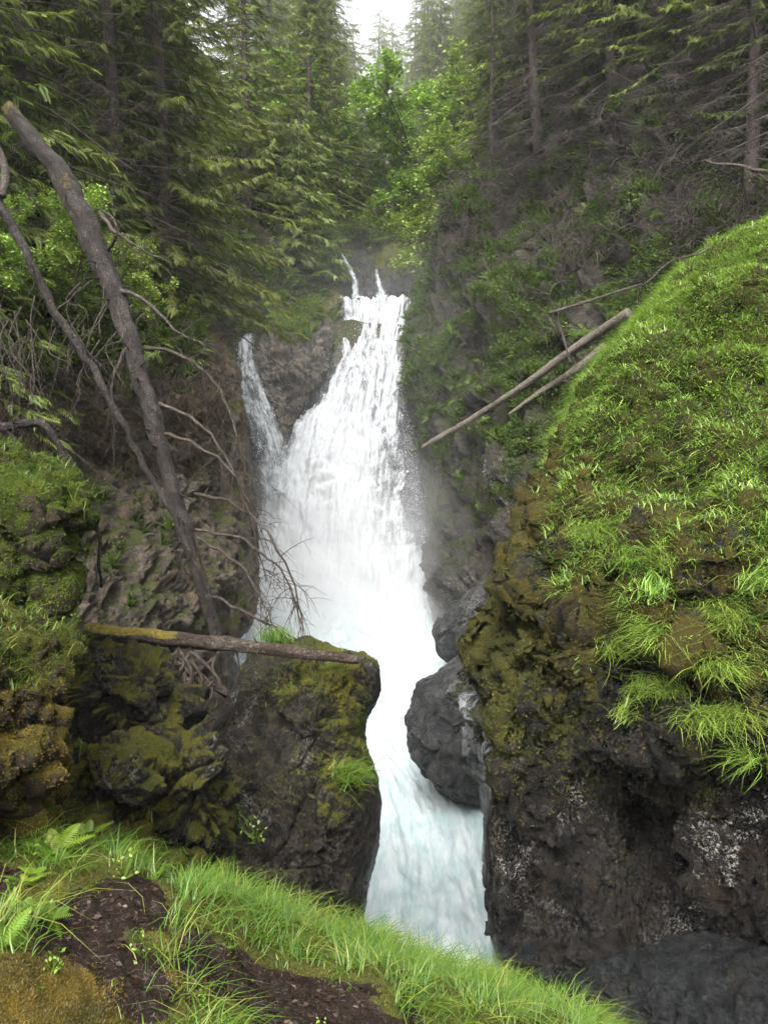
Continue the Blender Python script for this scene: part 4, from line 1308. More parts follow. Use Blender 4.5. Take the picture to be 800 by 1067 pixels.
stuff("grass", [grass_on(LM, 3000, wlm, (.08, .2), (.005, .01), .3), grass_on(LO, 3600, np.clip(LO.N[:, 2], 0, 1) * (LO.v < 720), (.05, .16), (.004, .008), .3),
                grass_on(PL, 1800, mpl * (PL.N[:, 1] < .2) * sstep(0, .3, pnoise(PL.V * 2.4)), (.06, .17), (.004, .008), .3, (.4, 1.2)),
                grass_on(LJ, 1600, mlj * sstep(0, .3, pnoise(LJ.V * 2)) * (LJ.u > -20), (.06, .2), (.004, .009), .3, (.4, 1.2))], M_GRASS2,
      'thin grass sprouting from the mossy mounds and outcrop', 'grass')
TW = []
for i in range(3):
    rr_ = np.random.default_rng(300 + i)
    tt = []
    for j in range(5):
        d_ = np.array([rr_.normal(0, .6), rr_.normal(0, .6), 1.0])
        f_ = np.linspace(0, 1, 6)
        b_ = d_ * f_[:, None] - UPZ * (.9 * f_ ** 2)[:, None]
        tt.append(tube(b_, np.linspace(.016, .006, 6), 3, False))
        for q in range(5):
            k_ = rr_.integers(1, 6)
            d2 = d_ * .4 + rr_.normal(0, .4, 3) - UPZ * .2
            tt.append(tube(b_[k_] + d2 * (f_[:4] * .8)[:, None], np.linspace(.009, .004, 4), 3, False))
    V_, F_ = tubes(tt)
    TW.append((V_, F_, np.full(len(V_), .5)))
tw_w = RB.edge * sstep(330, 200, RB.v + 60 * pnoise(RB.V * .3)) * (RB.u < 860) * (RB.v > -130) + .15 * (RB.v < 420) * RB.edge * (RB.v > -130) * (RB.u < 860)
V_, F_, A_ = join(sow(RB, 1700, tw_w, (.7, 1.6), TW, .6))
tag(link("dead_twigs", mesh("dead_twigs", V_, F_), M_BROWNTWIG), 'brown bare twigs matted over the upper far right cliff', 'twigs', kind='stuff')
# dead grass and rootlets hanging from the brink of the left cliff
lw = sstep(520, 430, LC.v + 40 * pnoise(LC.V * .8)) * (LC.u > -60) * (LC.u < 235) * LC.edge
V_, F_, A_ = join(sow(LC, 420, lw, (.35, .9), TW, .8))
tag(link("dead_twigs", mesh("dead_twigs", V_, F_), M_TWIG), 'brown rootlets and dead twigs hanging over the upper left cliff', 'twigs', kind='stuff')
M_STRAW = leaf_mat("dead_grass", (.045, .03, .017), (.10, .07, .04), (.18, .14, .08), trans=.15, gloss=.01)
stuff("dead_grass", [grass_on(LC, 12000, lw, (.15, .45), (.008, .016), .6, (.8, 1.6), 6, jit=.35)], M_STRAW, 'matted brown dead grass hanging on the left cliff', 'dead grass')
stuff("dead_grass", [grass_on(RC, 9000, gw * sstep(-.1, .4, fbm(RC.V * 1.6 + 23, 3)), (.06, .18), (.006, .012), .6, (.6, 1.4), 8, jit=.5)], M_STRAW, 'withered blades among the green grass of the right shoulder', 'dead grass')
print("cover", round(time.time() - T0, 1))

stuff("undergrowth", sow(RC, 260, gw * sstep(-.1, .3, fbm(RC.V * 1.2 + 40, 2)), (.10, .24), SPRIGS, .4), M_FERN, 'low leafy weeds scattered in the grass of the right shoulder', 'weeds')

# ------------------------------------------------------------------ trees
def spruce_data(h, r_base, seed, lo=.12, spread=.28, droop=.35, dens=1.0, bare=0.0, spray=.27, needles=1.1):
    """trunk with limbs, and crown; returns two meshes' data"""
    r = np.random.default_rng(seed)
    tz = np.linspace(0, 1, 24)
    bend = np.stack([.02 * h * np.sin(tz * 2 + seed), .02 * h * np.sin(tz * 1.7 + seed * 2), tz * h], 1)
    tb = [tube(bend, r_base * (1 - tz) ** .8 + .012, 10)]
    P_, X_, Z_, S_, T_ = [], [], [], [], []
    nb = int(h * 7.5 * dens)
    for i in range(nb):
        f = lo + (1 - lo) * ((i + r.random()) / nb) ** .9
        f = min(f, .985)
        z0 = f * h
        o = np.array([np.interp(f, tz, bend[:, 0]), np.interp(f, tz, bend[:, 1]), z0])
        az = i * 2.4 + r.normal() * .3
        ln = spread * h * (1 - f) ** .75 * r.uniform(.65, 1.15) + .25
        ln = min(ln, .34 * h)
        rise = .35 * f - .05 + r.normal() * .12
        dr_ = droop * r.uniform(.5, 1.35)
        t = np.linspace(0, 1, 9)
        dirh = np.array([math.cos(az), math.sin(az), 0])
        side = np.array([-math.sin(az), math.cos(az), 0])
        pth = o + dirh * (ln * t)[:, None] + UPZ * (ln * (rise * t - dr_ * t ** 1.6 + .3 * dr_ * t ** 4))[:, None] + side * (.12 * ln * r.normal() * t ** 2)[:, None]
        tb.append(tube(pth, np.linspace(.008 * ln + .005, .003, 9), 4, False))
        if r.random() < bare * (1 - f):
            for q in range(int(15 * ln)):       # dead side twigs only
                tt = r.uniform(.25, 1)
                b0 = np.array([np.interp(tt, t, pth[:, k]) for k in range(3)])
                e = b0 + (dirh * r.uniform(.1, .5) + side * r.choice([-1, 1]) * r.uniform(.3, .8) + UPZ * r.uniform(-.7, .1)) * .5
                tb.append(tube(np.stack([b0, (b0 + e) / 2 - [0, 0, .04], e]), [.005, .004, .002], 3, False))
            continue
        ns = max(4, int(ln / spray * 5.2 * needles))
        for q in range(ns):
            tt = .15 + .85 * (q + r.random()) / ns
            b0 = np.array([np.interp(tt, t, pth[:, k]) for k in range(3)])
            sgn = -1 if q % 2 else 1
            ang = r.uniform(.3, 1.35) * (1 - .45 * tt)
            d3 = dirh * math.cos(ang) + side * sgn * math.sin(ang) + UPZ * r.uniform(-.95, .15)
            d3 /= np.linalg.norm(d3)
            P_.append(b0)
            X_.append(d3)
            zz = UPZ + r.normal(0, .4, 3)
            zz = zz - d3 * zz.dot(d3)
            Z_.append(zz / np.linalg.norm(zz))
            S_.append(spray * r.uniform(.45, 1.35) * (1.05 - .45 * tt * .6) * min(1, .45 + ln / 2))
            T_.append(np.clip(.22 + .5 * tt ** 2 + r.normal() * .18, 0, 1))
    X_, Z_ = np.array(X_), np.array(Z_)
    Rm = np.stack([X_, np.cross(Z_, X_), Z_], 2)
    crown = stamp(*SPRAY, np.array(P_), Rm, np.array(S_), np.array(T_))
    return tubes(tb), crown


def alder_data(h, seed, nleaf=5000, leaf=.10, spread=.45):
    r = np.random.default_rng(seed)
    tb, tips = [], []

    def grow(o, d, ln, rad, lev):
        t = np.linspace(0, 1, 7)
        bendv = r.normal(0, .18, 3)
        pth = o + d * (ln * t)[:, None] + bendv * (ln * t ** 2)[:, None]
        tb.append(tube(pth, np.linspace(rad, rad * .45, 7), 6 if lev == 0 else 4, False))
        if lev == 3:
            tips.append(pth)
            return
        for i in range([9, 5, 4][lev]):
            tt = r.uniform(.3, 1) if lev else r.uniform(.28, 1)
            b0 = np.array([np.interp(tt, t, pth[:, k]) for k in range(3)])
            nd = d * .55 + r.normal(0, .55, 3) + UPZ * .18
            nd /= np.linalg.norm(nd)
            grow(b0, nd, ln * r.uniform(.38, .62), rad * .45, lev + 1)
    grow(np.zeros(3), np.array([.08, -.05, 1.0]), h * .75, .011 * h, 0)
    tips = np.array(tips)
    k = r.integers(0, len(tips), nleaf)
    j = r.integers(1, 7, nleaf)
    p = tips[k, j] + r.normal(0, .10, (nleaf, 3))
    nrm = np.stack([r.normal(0, .55, nleaf), r.normal(0, .55, nleaf), np.ones(nleaf)], 1)
    crown = stamp(*LEAF, p, frames(nrm, r.random(nleaf) * 6.28), leaf * r.uniform(.7, 1.4, nleaf), np.clip(.5 + r.normal(0, .25, nleaf), 0, 1))
    return tubes(tb), crown


KINDS = {}


def kind_meshes(key, data, bark, leafm, crown_name="crown"):
    (tV, tF), (cV, cF, cA) = data
    tm = mesh("trunk", tV, tF)
    tm.materials.append(bark)
    cm = mesh("crown", cV, cF, dict(tint=cA), smooth=False)
    cm.materials.append(leafm)
    KINDS[key] = (tm, cm)


kind_meshes("tall", spruce_data(15, .20, 1, lo=.05, spread=.26, droop=.42, dens=2.0, needles=1.35), M_BARK, M_SPRUCE)
kind_meshes("tall2", spruce_data(14, .18, 2, lo=.05, spread=.27, droop=.5, bare=.25, dens=1.9, needles=1.35), M_BARK, M_SPRUCE)
M_SPRUCED = leaf_mat("dark_needle", (.024, .032, .009), (.055, .066, .014), (.10, .11, .02), trans=.25, gloss=.01, obj_var=.4)
kind_meshes("bare", spruce_data(13, .20, 3, lo=.05, spread=.23, droop=.5, bare=.85, dens=1.9), M_BROWNTWIG, M_SPRUCED)
kind_meshes("young", spruce_data(4.2, .06, 4, lo=.04, spread=.36, droop=.35, spray=.36, dens=2.2), M_BARK, M_SPRUCEL)
kind_meshes("young2", spruce_data(3.0, .05, 5, lo=.03, spread=.42, droop=.42, spray=.32, dens=2.8), M_BARK, M_SPRUCEL)
kind_meshes("alder", alder_data(6.5, 6, 11000, .15), M_BROWNTWIG, M_ALDER)
kind_meshes("alder2", alder_data(4.0, 8, 6500, .13), M_BROWNTWIG, M_ALDER)


def tree(name, kind, x, y, sc, label, cat="tree", group=None, yaw=None, z=None, lean=(0, 0), sink=.15):
    z = ground_z(x, y) - sink if z is None else z
    o = empty(name, (x, y, z))
    o.scale = (sc, sc, sc)
    o.rotation_euler = (lean[0], lean[1], rng.random() * 6.28 if yaw is None else yaw)
    tag(o, label, cat, group)
    tm, cm = KINDS[kind]
    for nm, me in (("trunk", tm), ("crown", cm)):
        c = bpy.data.objects.new(nm, me)
        COL.objects.link(c)
        c.parent = o
    return o


def xu(u, d):
    return (u - 400) / F * d * 1.0


LS = "spruces on the left slope"
FR = "conifers above the falls"
RT = "dark spruces on the far right cliff"
# (kind, photo column, distance, scale, label)
left_trees = [
    ("tall", 88, 14.2, 1.0, "tall spruce with a bare reddish trunk at the head of the leaning dead trunk"),
    ("bare", 40, 16.5, 1.0, "spruce full of dead twigs at the top left corner"),
    ("bare", 135, 20.0, 1.0, "spruce with drooping boughs right of the bare reddish trunk"),
    ("tall", 225, 21.5, 1.0, "broad drooping spruce over the top of the left cliff"),
    ("tall2", 190, 25.0, 1.1, "spruce standing high behind the broad drooping spruce"),
    ("tall", 110, 23, 1.1, "spruce deep in the shade high on the left slope"),
    ("tall", 300, 33.0, .95, "spruce leaning above the rock rib between the falls"),
    ("tall2", 255, 37.0, 1.15, "dark spruce on the skyline left of the bright gap of sky"),
    ("tall", 335, 41.0, .9, "slender spruce beside the upper falls"),
    ("bare", -20, 12.5, .95, "twiggy spruce cut by the left edge"),
]
def xleft(u, d):
    xl = np.interp(d, [0, 8, 12, 17, 22, 30, 34.5, 36.5, 39, 46, 60, 300], [7, 7.2, 7.6, 6.2, 5.0, 7.5, 7.6, 5.0, 2.6, 2.3, 1.5, 1])
    return min(xu(u, d), -xl - .9)


for kd, uu, d, sc, lb in left_trees:
    tree("spruce_tree", kd, xleft(uu, d), d, sc, lb, "tree", LS)
young = [
    ("young", 165, 17.3, 1.0, "young light green spruce on the brink of the left cliff"),
    ("young2", 205, 19.0, 1.0, "small bushy spruce at the corner of the left cliff"),
    ("young", 130, 15.6, .8, "young spruce just right of the leaning dead trunk"),
    ("young", 235, 24.0, 1.1, "young spruce above the start of the side fall"),
    ("young2", 60, 13.4, .9, "bushy seedling spruce left of the leaning dead trunk"),
    ("young", 285, 35.0, 1.3, "young spruce rooted behind the rock rib"),
    ("young2", 322, 38.5, 1.5, "bright bushy spruce next to the lip of the main fall"),
    ("young", 262, 30.0, 1.2, "young spruce with pale tips over the side fall"),
]
for kd, uu, d, sc, lb in young:
    tree("young_spruce", kd, xleft(uu, d), d, sc, lb, "tree", "young spruces by the falls")
back_trees = [
    ("tall", 372, 62, .95, "pale conifer at the left edge of the sky gap"),
    ("tall2", 412, 70, 1.32, "conifer closing the valley under the sky gap"),
    ("tall", 440, 64, .95, "conifer right of the sky gap"),
    ("tall2", 330, 56, 1.2, "tall conifer left of the sky gap"),
    ("tall", 470, 58, 1.15, "tall hazy conifer behind the alder"),
    ("tall2", 300, 66, 1.3, "hazy conifer high up the valley side"),
    ("tall", 500, 66, 1.3, "hazy conifer above the far right cliff edge"),
    ("tall2", 355, 50, .75, "small conifer above the upper falls"),
    ("tall", 394, 64, 1.2, "conifer standing under the left side of the sky gap"),
    ("tall2", 430, 76, 1.45, "conifer on the hillside under the right side of the sky gap"),
    ("tall", 425, 54, .6, "small conifer upstream of the falls"),
]
for kd, uu, d, sc, lb in back_trees:
    tree("conifer", kd, xu(uu, d), d, sc, lb, "tree", FR)
alders = [
    ("alder", 462, 40.5, 1.25, "bright green alder leaning out above the main fall"),
    ("alder2", 424, 49.0, 1.5, "small alder beside the upper falls"),
    ("alder", 446, 47.0, 1.55, "tall pale alder upstream behind the falls"),
    ("alder", 497, 41.0, 1.3, "leafy alder at the edge of the far right cliff"),
    ("alder2", 330, 45.0, 1.7, "leafy alder among the conifers left of the upper falls"),
    ("alder2", 352, 52.0, 1.9, "yellow green alder up the valley left of the sky gap"),
    ("alder", 478, 45.5, 1.7, "tallest alder rising above the others right of the gap"),
]
for kd, uu, d, sc, lb in alders:
    tree("alder_tree", kd, xu(uu, d), d, sc, lb, "tree", "alders above the falls")
for uu, vv, d, sc, lb in [(78, 318, 14.3, .45, 'bright leafy bush between the two leaning dead trunks'), (14, 300, 13.0, .36, 'leafy bush at the left edge above the curled dead twigs'), (150, 330, 15.5, .36, 'leafy bush right of the big leaning trunk')]:
    q = P(uu, vv, d)
    tree("leafy_bush", "alder2", q[0], q[1], sc, lb, "bush", "leafy bushes on the left cliff", z=q[2] - .1)
right_trees = [
    ("bare", 560, 37.5, 1.0, "twiggy brown spruce at the left end of the far cliff top"),
    ("bare", 640, 33.0, 1.0, "dead limbed spruce hanging over the middle of the far cliff"),
    ("bare", 720, 28.5, 1.0, "brown twiggy spruce high on the far cliff"),
    ("bare", 785, 25.0, 1.0, "dark spruce trunk at the top right corner"),
    ("bare", 600, 40.0, 1.1, "dark spruce behind the twiggy ones on the far cliff"),
    ("tall", 690, 36.0, 1.2, "tall dark spruce at the back of the far cliff top"),
    ("bare", 850, 24.0, 1.1, "twiggy spruce reaching in from the right edge"),
]


def surf_at(S, uu, vv):
    """point of a rock face nearest a photo position"""
    k = np.argmin((S.u - uu) ** 2 + (S.v - vv) ** 2 + 30 * (S.V[:, 1] - S.V[:, 1].min()))
    return S.V[k]


for (kd, uu, d, sc, lb), vv in zip(right_trees, (150, 160, 170, 200, 60, 40, 150)):
    q = surf_at(RB, uu, vv)
    tree("dark_spruce", kd, q[0], q[1], sc, lb, "tree", RT, z=q[2] - .3, lean=(R(6), 0))
# the rest of the forest
rt = np.random.default_rng(101)
n_ = 0
while n_ < 46:
    d = rt.uniform(44, 86)
    uu = rt.uniform(270, 520)
    if abs(uu - 408) < 24 and d < 66:
        continue
    tree("conifer", rt.choice(["tall", "tall2"]), xu(uu, d), d, rt.uniform(.8, 1.2) * (.8 if abs(uu - 408) < 34 else 1), "hazy conifer among the many filling the valley above the falls", "tree", "conifers filling the valley", sink=.4)
    n_ += 1
n_ = 0
while n_ < 15:
    d = rt.uniform(20, 48)
    uu = rt.uniform(-60, 300)
    x = xleft(uu, d) - rt.uniform(2.0, 8)
    tree("spruce_tree", rt.choice(["tall", "tall2", "bare"], p=[.45, .35, .2]), x, d, rt.uniform(.7, 1.1), "shaded spruce among the many covering the left slope", "tree", "spruces covering the left slope", sink=.4)
    n_ += 1
n_ = 0
while n_ < 16:
    d = rt.uniform(24, 44)
    y_ = d
    x = float(np.interp(d, [20, 26, 32, 36, 39, 46], [12.5, 9, 5.6, 3.6, 2.2, 1.6])) + rt.uniform(1, 8)
    tree("dark_spruce", rt.choice(["tall2", "bare"], p=[.25, .75]), x, d, rt.uniform(.8, 1.15), "dark spruce among the many behind the top of the far right cliff", "tree", "spruces behind the far right cliff", sink=.4)
    n_ += 1
n_ = 0
while n_ < 46:
    d = rt.uniform(14, 42)
    x = xleft(420, d) - rt.uniform(-.7, 3.2)
    tree("young_spruce", rt.choice(["young", "young2"]), x, d, rt.uniform(.7, 1.4), "light green young spruce in the understorey of the left slope", "tree", "understorey spruces", sink=.2)
    n_ += 1
print("trees", round(time.time() - T0, 1))

# ------------------------------------------------------------------ dead wood
def px_tube(pts, rpx, n=40, sides=12, wob=.25, jit=0.0):
    """tube through photo positions with their own distances; radius in pixels at that distance"""
    pts = np.asarray(pts, float)
    t = np.linspace(0, 1, n)
    c = crom(pts, t)
    rp = np.interp(t, np.linspace(0, 1, len(rpx)), rpx)
    w = P(c[:, 0], c[:, 1], c[:, 2])
    if jit:
        w = w + np.stack([pnoise(w * 4 + 9), pnoise(w * 4 + 29), pnoise(w * 4 + 49)], 1) * jit
    return w, rp * c[:, 2] / F, tube(w, rp * c[:, 2] / F, sides, True, wob)


def twigs(path, rad, n, ln, r, droop=.4, lev=1, out=None):
    out = [] if out is None else out
    for i in range(n):
        k = r.integers(len(path) // 5, len(path) - 1)
        tg = path[min(k + 1, len(path) - 1)] - path[k - 1]
        tg /= np.linalg.norm(tg) + 1e-9
        d = tg * r.uniform(.2, .9) + r.normal(0, .6, 3)
        d /= np.linalg.norm(d)
        l = ln * r.uniform(.4, 1.2)
        t = np.linspace(0, 1, 7)
        b = path[k] + d * (l * t)[:, None] - UPZ * (droop * l * t ** 2)[:, None] + r.normal(0, .12, 3) * (l * t ** 2)[:, None]
        out.append(tube(b, np.linspace(rad, rad * .35, 7), 4, False))
        if lev > 0:
            twigs(b, rad * .6, 3, l * .5, r, droop, lev - 1, out)
    return out


# the big leaning dead spruce, its arching bare boughs are parts of it
dt = empty("dead_tree", P(236, 700, 11.3))
tag(dt, 'dead grey brown trunk leaning down across the left cliff with arching bare boughs', 'dead tree')


def under(o, Vw):
    return Vw - np.array(o.location)


path, rad, tbx = px_tube([(10, 112, 13.2), (38, 150, 13.0), (66, 185, 12.8), (100, 258, 12.5), (133, 345, 12.2), (160, 440, 11.9), (182, 515, 11.7), (208, 600, 11.5), (238, 705, 11.3)], [7, 9, 10.2, 10.6, 10, 9, 8, 7, 6.5, 6], 260, 26, .28, .03)
V, Fq = tubes([tbx])
o = link("trunk", mesh("trunk", under(dt, V), Fq, dict(moss=np.clip(.2 + .5 * pnoise(V * 1.4), 0, .5))), M_DEAD, dt)
st = []
rs = np.random.default_rng(5)
for i in range(46):
    k = rs.integers(16, 240)
    d_ = rs.normal(0, 1, 3)
    d_ /= np.linalg.norm(d_)
    l = rs.uniform(.12, .5)
    f_ = np.linspace(0, 1, 5)
    st.append(tube(path[k] + d_ * ((rad[k] * .8 + l * f_))[:, None] - UPZ * (l * .3 * f_ ** 2)[:, None], np.linspace(.016, .004, 5), 5))
for t_ in st:
    V, Fq = tubes([t_])
    link("stub", mesh("stub", under(dt, V), Fq), M_DEAD, dt)
boughs = [
    [(150, 362, 12.1), (190, 370, 11.8), (225, 402, 11.5), (248, 455, 11.3), (258, 497, 11.2)],
    [(165, 420, 11.9), (205, 440, 11.6), (235, 475, 11.3), (262, 545, 11.1), (276, 604, 11.0)],
    [(168, 452, 11.9), (200, 461, 11.5), (240, 490, 11.2), (262, 540, 11.0), (268, 575, 11.0)],
    [(203, 515, 11.7), (240, 524, 11.3), (275, 550, 10.9), (300, 592, 10.7), (314, 645, 10.6), (314, 672, 10.6)],
    [(205, 552, 11.6), (250, 560, 11.2), (285, 588, 10.9), (305, 620, 10.7), (313, 655, 10.6)],
    [(208, 562, 11.6), (250, 590, 11.2), (275, 630, 10.9), (290, 662, 10.7)],
    [(222, 622, 11.4), (260, 640, 11.1), (300, 660, 10.9), (310, 668, 10.8)],
    [(104, 222, 12.5), (118, 240, 12.3), (148, 260, 12.1), (172, 272, 12.0)],
    [(112, 260, 12.5), (122, 245, 12.4), (116, 225, 12.5), (104, 218, 12.5)],
    [(120, 300, 12.3), (150, 312, 12.0), (185, 345, 11.8), (215, 360, 11.7)],
    [(140, 350, 12.1), (120, 390, 11.9), (118, 430, 11.8)],
]
r = np.random.default_rng(77)
for i, b in enumerate(boughs):
    w, rr, tb = px_tube(b, [1.9, 1.5, 1.0, .5] if i < 7 else [2.4, 1.8, 1.1, .5], 30, 6, .3, .045)
    lst = [tb] + twigs(w, .006, 22 if i < 7 else 12, .6, r, .45)
    V, Fq = tubes(lst)
    link("bough", mesh("bough", under(dt, V), Fq), M_TWIG if i < 8 else M_BROWNTWIG, dt)

dt2 = empty("dead_tree", P(215, 612, 11.0))
tag(dt2, 'thin dead trunk slanting down left of the big leaning trunk', 'dead tree')
path2, rad2, tb2 = px_tube([(-30, 165, 11.2), (2, 215, 11.2), (40, 290, 11.2), (75, 352, 11.2), (112, 412, 11.1), (150, 482, 11.1), (188, 552, 11), (217, 615, 11)], [5.5, 5, 4.4, 4, 3.4, 3, 2.4, 2], 160, 14, .35, .05)
V, Fq = tubes([tb2] + twigs(path2, .006, 26, .5, r, .3))
link("trunk", mesh("trunk", under(dt2, V), Fq), M_DEAD, dt2)
_, _, tb3 = px_tube([(2, 205, 11.2), (6, 180, 11.3), (-3, 150, 11.4)], [4.5, 4, 3], 14, 8, .3)
V, Fq = tubes([tb3])
link("bough", mesh("bough", under(dt2, V), Fq), M_TWIG, dt2)

# curled pale dead twigs left of the trunks
tg_ = []
for i in range(34):
    u0, v0 = r.uniform(-10, 130), r.uniform(290, 360)
    q = [(u0, v0, 12.3 + r.normal() * .4)]
    for s in range(3):
        q.append((q[-1][0] + r.uniform(-26, 22), q[-1][1] + r.uniform(8, 42), q[-1][2] - r.uniform(0, .25)))
    w_, _, tb = px_tube(q, [.8, .65, .5, .3], 14, 4, 0)
    tg_.append(tb)
    twigs(w_, .0045, 4, .32, r, .35, 0, tg_)
V, Fq = tubes(tg_)
tag(link("dead_twigs", mesh("dead_twigs", V, Fq), M_TWIG), 'tangle of pale curled dead twigs hanging on the left cliff', 'twigs', kind='stuff')

# old root above the green mound
w_, _, tba = px_tube([(-30, 452, 8.0), (0, 446, 8.0), (28, 440, 8.0), (46, 444, 7.9), (60, 462, 7.9), (70, 490, 8.0)], [5, 4.6, 4.5, 4, 3.4, 2.5], 30, 9, .4, .03)
_, _, tbb = px_tube([(46, 444, 7.9), (68, 470, 8.1), (88, 510, 8.2), (104, 560, 8.3), (108, 610, 8.4)], [3.6, 3, 2.4, 2, 1.4], 30, 8, .4, .05)
_, _, tbc = px_tube([(8, 448, 8), (24, 470, 8), (32, 482, 8)], [2.5, 2, 1.5], 14, 7, .4, .03)
V, Fq = tubes([tba, tbb, tbc] + twigs(w_, .008, 7, .4, r, .4))
tag(link("dead_root", mesh("dead_root", V, Fq), M_DEAD), 'twisted dead root arching over the bright green mound', 'root')

# fallen log resting on the outcrop
lg = empty("fallen_log", P(225, 672, 9.0))
tag(lg, 'fallen log with a mossy top bridging to the dark outcrop', 'log')
path, rad, tb = px_tube([(70, 657, 8.6), (120, 660, 8.7), (180, 666, 8.8), (250, 673, 8.9), (320, 681, 9.0), (374, 687, 9.1)], [7.6, 8, 8, 7.4, 6.2, 4.6], 220, 24, .26, .015)
V, Fq = tubes([tb])
pu, pv = proj(V)
nrm_up = V[:, 2] - np.repeat(np.concatenate([path[:, 2]]), 14).tolist().__len__() * 0
ctr = np.interp(V[:, 0], path[:, 0], path[:, 2])
mossl = sstep(-.02, .05, V[:, 2] - ctr) * (.75 * sstep(60, 30, np.abs(pu - 140)) + .25 * sstep(160, 80, pu) + .1)
link("trunk", mesh("trunk", under(lg, V), Fq, dict(moss=mossl)), M_LOG, lg)
st = []
for i in range(16):
    f = r.integers(30, 205)
    o0 = path[f]
    ang = r.uniform(-2.6, -.4) if r.random() < .75 else r.uniform(.4, 2.6)
    dd = np.array([r.uniform(-.5, .3), -abs(math.cos(ang)) * .6, math.sin(ang)])
    l = r.uniform(.12, .34)
    tt = np.linspace(0, 1, 5)
    st.append(tube(o0 + dd * (l * tt)[:, None], np.linspace(.016, .005, 5), 6))
for t_ in st:
    V, Fq = tubes([t_])
    link("stub", mesh("stub", under(lg, V), Fq), M_LOG, lg)

# branch crossing in front of the log at the left
w_, _, tb = px_tube([(0, 632, 6.2), (30, 645, 6.4), (60, 656, 6.6), (82, 672, 6.8)], [1.8, 1.7, 1.5, 1.2], 20, 6, .3, .02)
V, Fq = tubes([tb] + twigs(w_, .005, 3, .25, r, .3))
tag(link("fallen_branch", mesh("fallen_branch", V, Fq), M_BROWNTWIG), 'thin dark branch poking over the rusty mound at the left', 'branch')

# grey debris sticks in the cleft below the log
tg_ = []
for i in range(22):
    u0, v0 = r.uniform(170, 232), r.uniform(676, 715)
    a = r.normal(.6, .7)
    l = r.uniform(30, 75)
    _, _, tb = px_tube([(u0, v0, 11.2), (u0 + l * .5 * math.cos(a) * r.choice([-1, 1]), v0 + l * .5, 10.9), (u0 + r.uniform(-25, 25), v0 + l, 10.6)], [2.2, 1.6, .8], 12, 5, .3, .02)
    tg_.append(tb)
_, _, tb = px_tube([(168, 680, 11.3), (205, 706, 11.1), (240, 724, 10.9)], [5.5, 5, 4], 16, 8, .3)
tg_.append(tb)
V, Fq = tubes(tg_)
tag(link("debris", mesh("debris", V, Fq), M_TWIG), 'grey driftwood sticks jammed in the cleft under the log', 'driftwood', kind='stuff')

# log on the far right cliff
def on_face(S, pts, gap):
    """keep a straight log in front of the rock face it lies on: distances fitted to the face"""
    p = np.array(pts, float)
    t = np.linspace(0, 1, 40)
    c = crom(p[:, :2], t)
    face = np.full(40, np.nan)
    for i, (a, b) in enumerate(c):
        m = np.hypot(S.u - a, S.v - b) < 7
        if m.any():
            face[i] = S.V[m, 1].min()
    ok = ~np.isnan(face)
    k, q = np.polyfit(c[ok, 0], face[ok], 1)
    q += np.percentile(face[ok] - (k * c[ok, 0] + q), 4) - gap
    return [(a, b, k * a + q) for a, b in p[:, :2]]


fl = empty("fallen_log", P(545, 398, 26.0))
tag(fl, 'pale dead log slanting up the far right cliff', 'log')
lp = on_face(RB, [(440, 466, 0), (490, 437, 0), (545, 402, 0), (600, 362, 0), (655, 326, 0)], .15)
ldist = lambda uu: float(np.interp(uu, [q[0] for q in lp], [q[2] for q in lp]))
path, rad, tb = px_tube(lp, [2.4, 3.2, 4.0, 4.6, 5.2], 60, 10, .3)
V, Fq = tubes([tb])
link("trunk", mesh("trunk", under(fl, V), Fq), M_PALELOG, fl)
lst = []
for b in ([(578, 324, ldist(590) - .1), (586, 350, ldist(592)), (594, 378, ldist(594) - .1)], [(572, 326, ldist(590) - .1), (600, 318, ldist(600) - .2), (640, 305, ldist(620) - .2), (668, 296, ldist(640) - .2)]):
    w_, _, tb = px_tube(b, [2.0, 1.6, 1.0], 20, 6, .3)
    lst += [tb] + twigs(w_, .01, 5, .7, r, .3)
V, Fq = tubes(lst)
link("bough", mesh("bough", under(fl, V), Fq), M_BROWNTWIG, fl)
w_, _, tb = px_tube(on_face(RB, [(530, 432, 0), (560, 410, 0), (598, 386, 0), (630, 360, 0)], .1), [1.2, 3, 3.6, 3.8], 30, 9, .3)
V, Fq = tubes([tb] + twigs(w_, .012, 6, .6, r, .6))
tag(link("fallen_log", mesh("fallen_log", V, Fq), M_PALELOG), 'short broken log tucked under the long slanting one', 'log')
w_, _, tb = px_tube([(735, 167, 14.6), (752, 172, 14.4), (772, 173, 14.2), (800, 179, 14), (840, 180, 13.8)], [.9, 1.5, 2, 2.2, 2.4], 24, 7, .3, .03)
V, Fq = tubes([tb] + twigs(w_, .008, 6, .35, r, .5))
tag(link("fallen_branch", mesh("fallen_branch", V, Fq), M_TWIG), 'bare pale branch above the grassy shoulder at the right edge', 'branch')
w_, _, tb = px_tube([(668, 298, 12.6), (690, 278, 12.6), (720, 266, 12.6), (760, 250, 12.8), (790, 232, 13)], [.6, 1, 1, 1, .8], 24, 6, .3, .05)
V, Fq = tubes([tb] + twigs(w_, .006, 14, .5, r, .3))
tag(link("fallen_branch", mesh("fallen_branch", V, Fq), M_BROWNTWIG), 'dry twiggy branch lying along the crest of the grassy shoulder', 'branch')

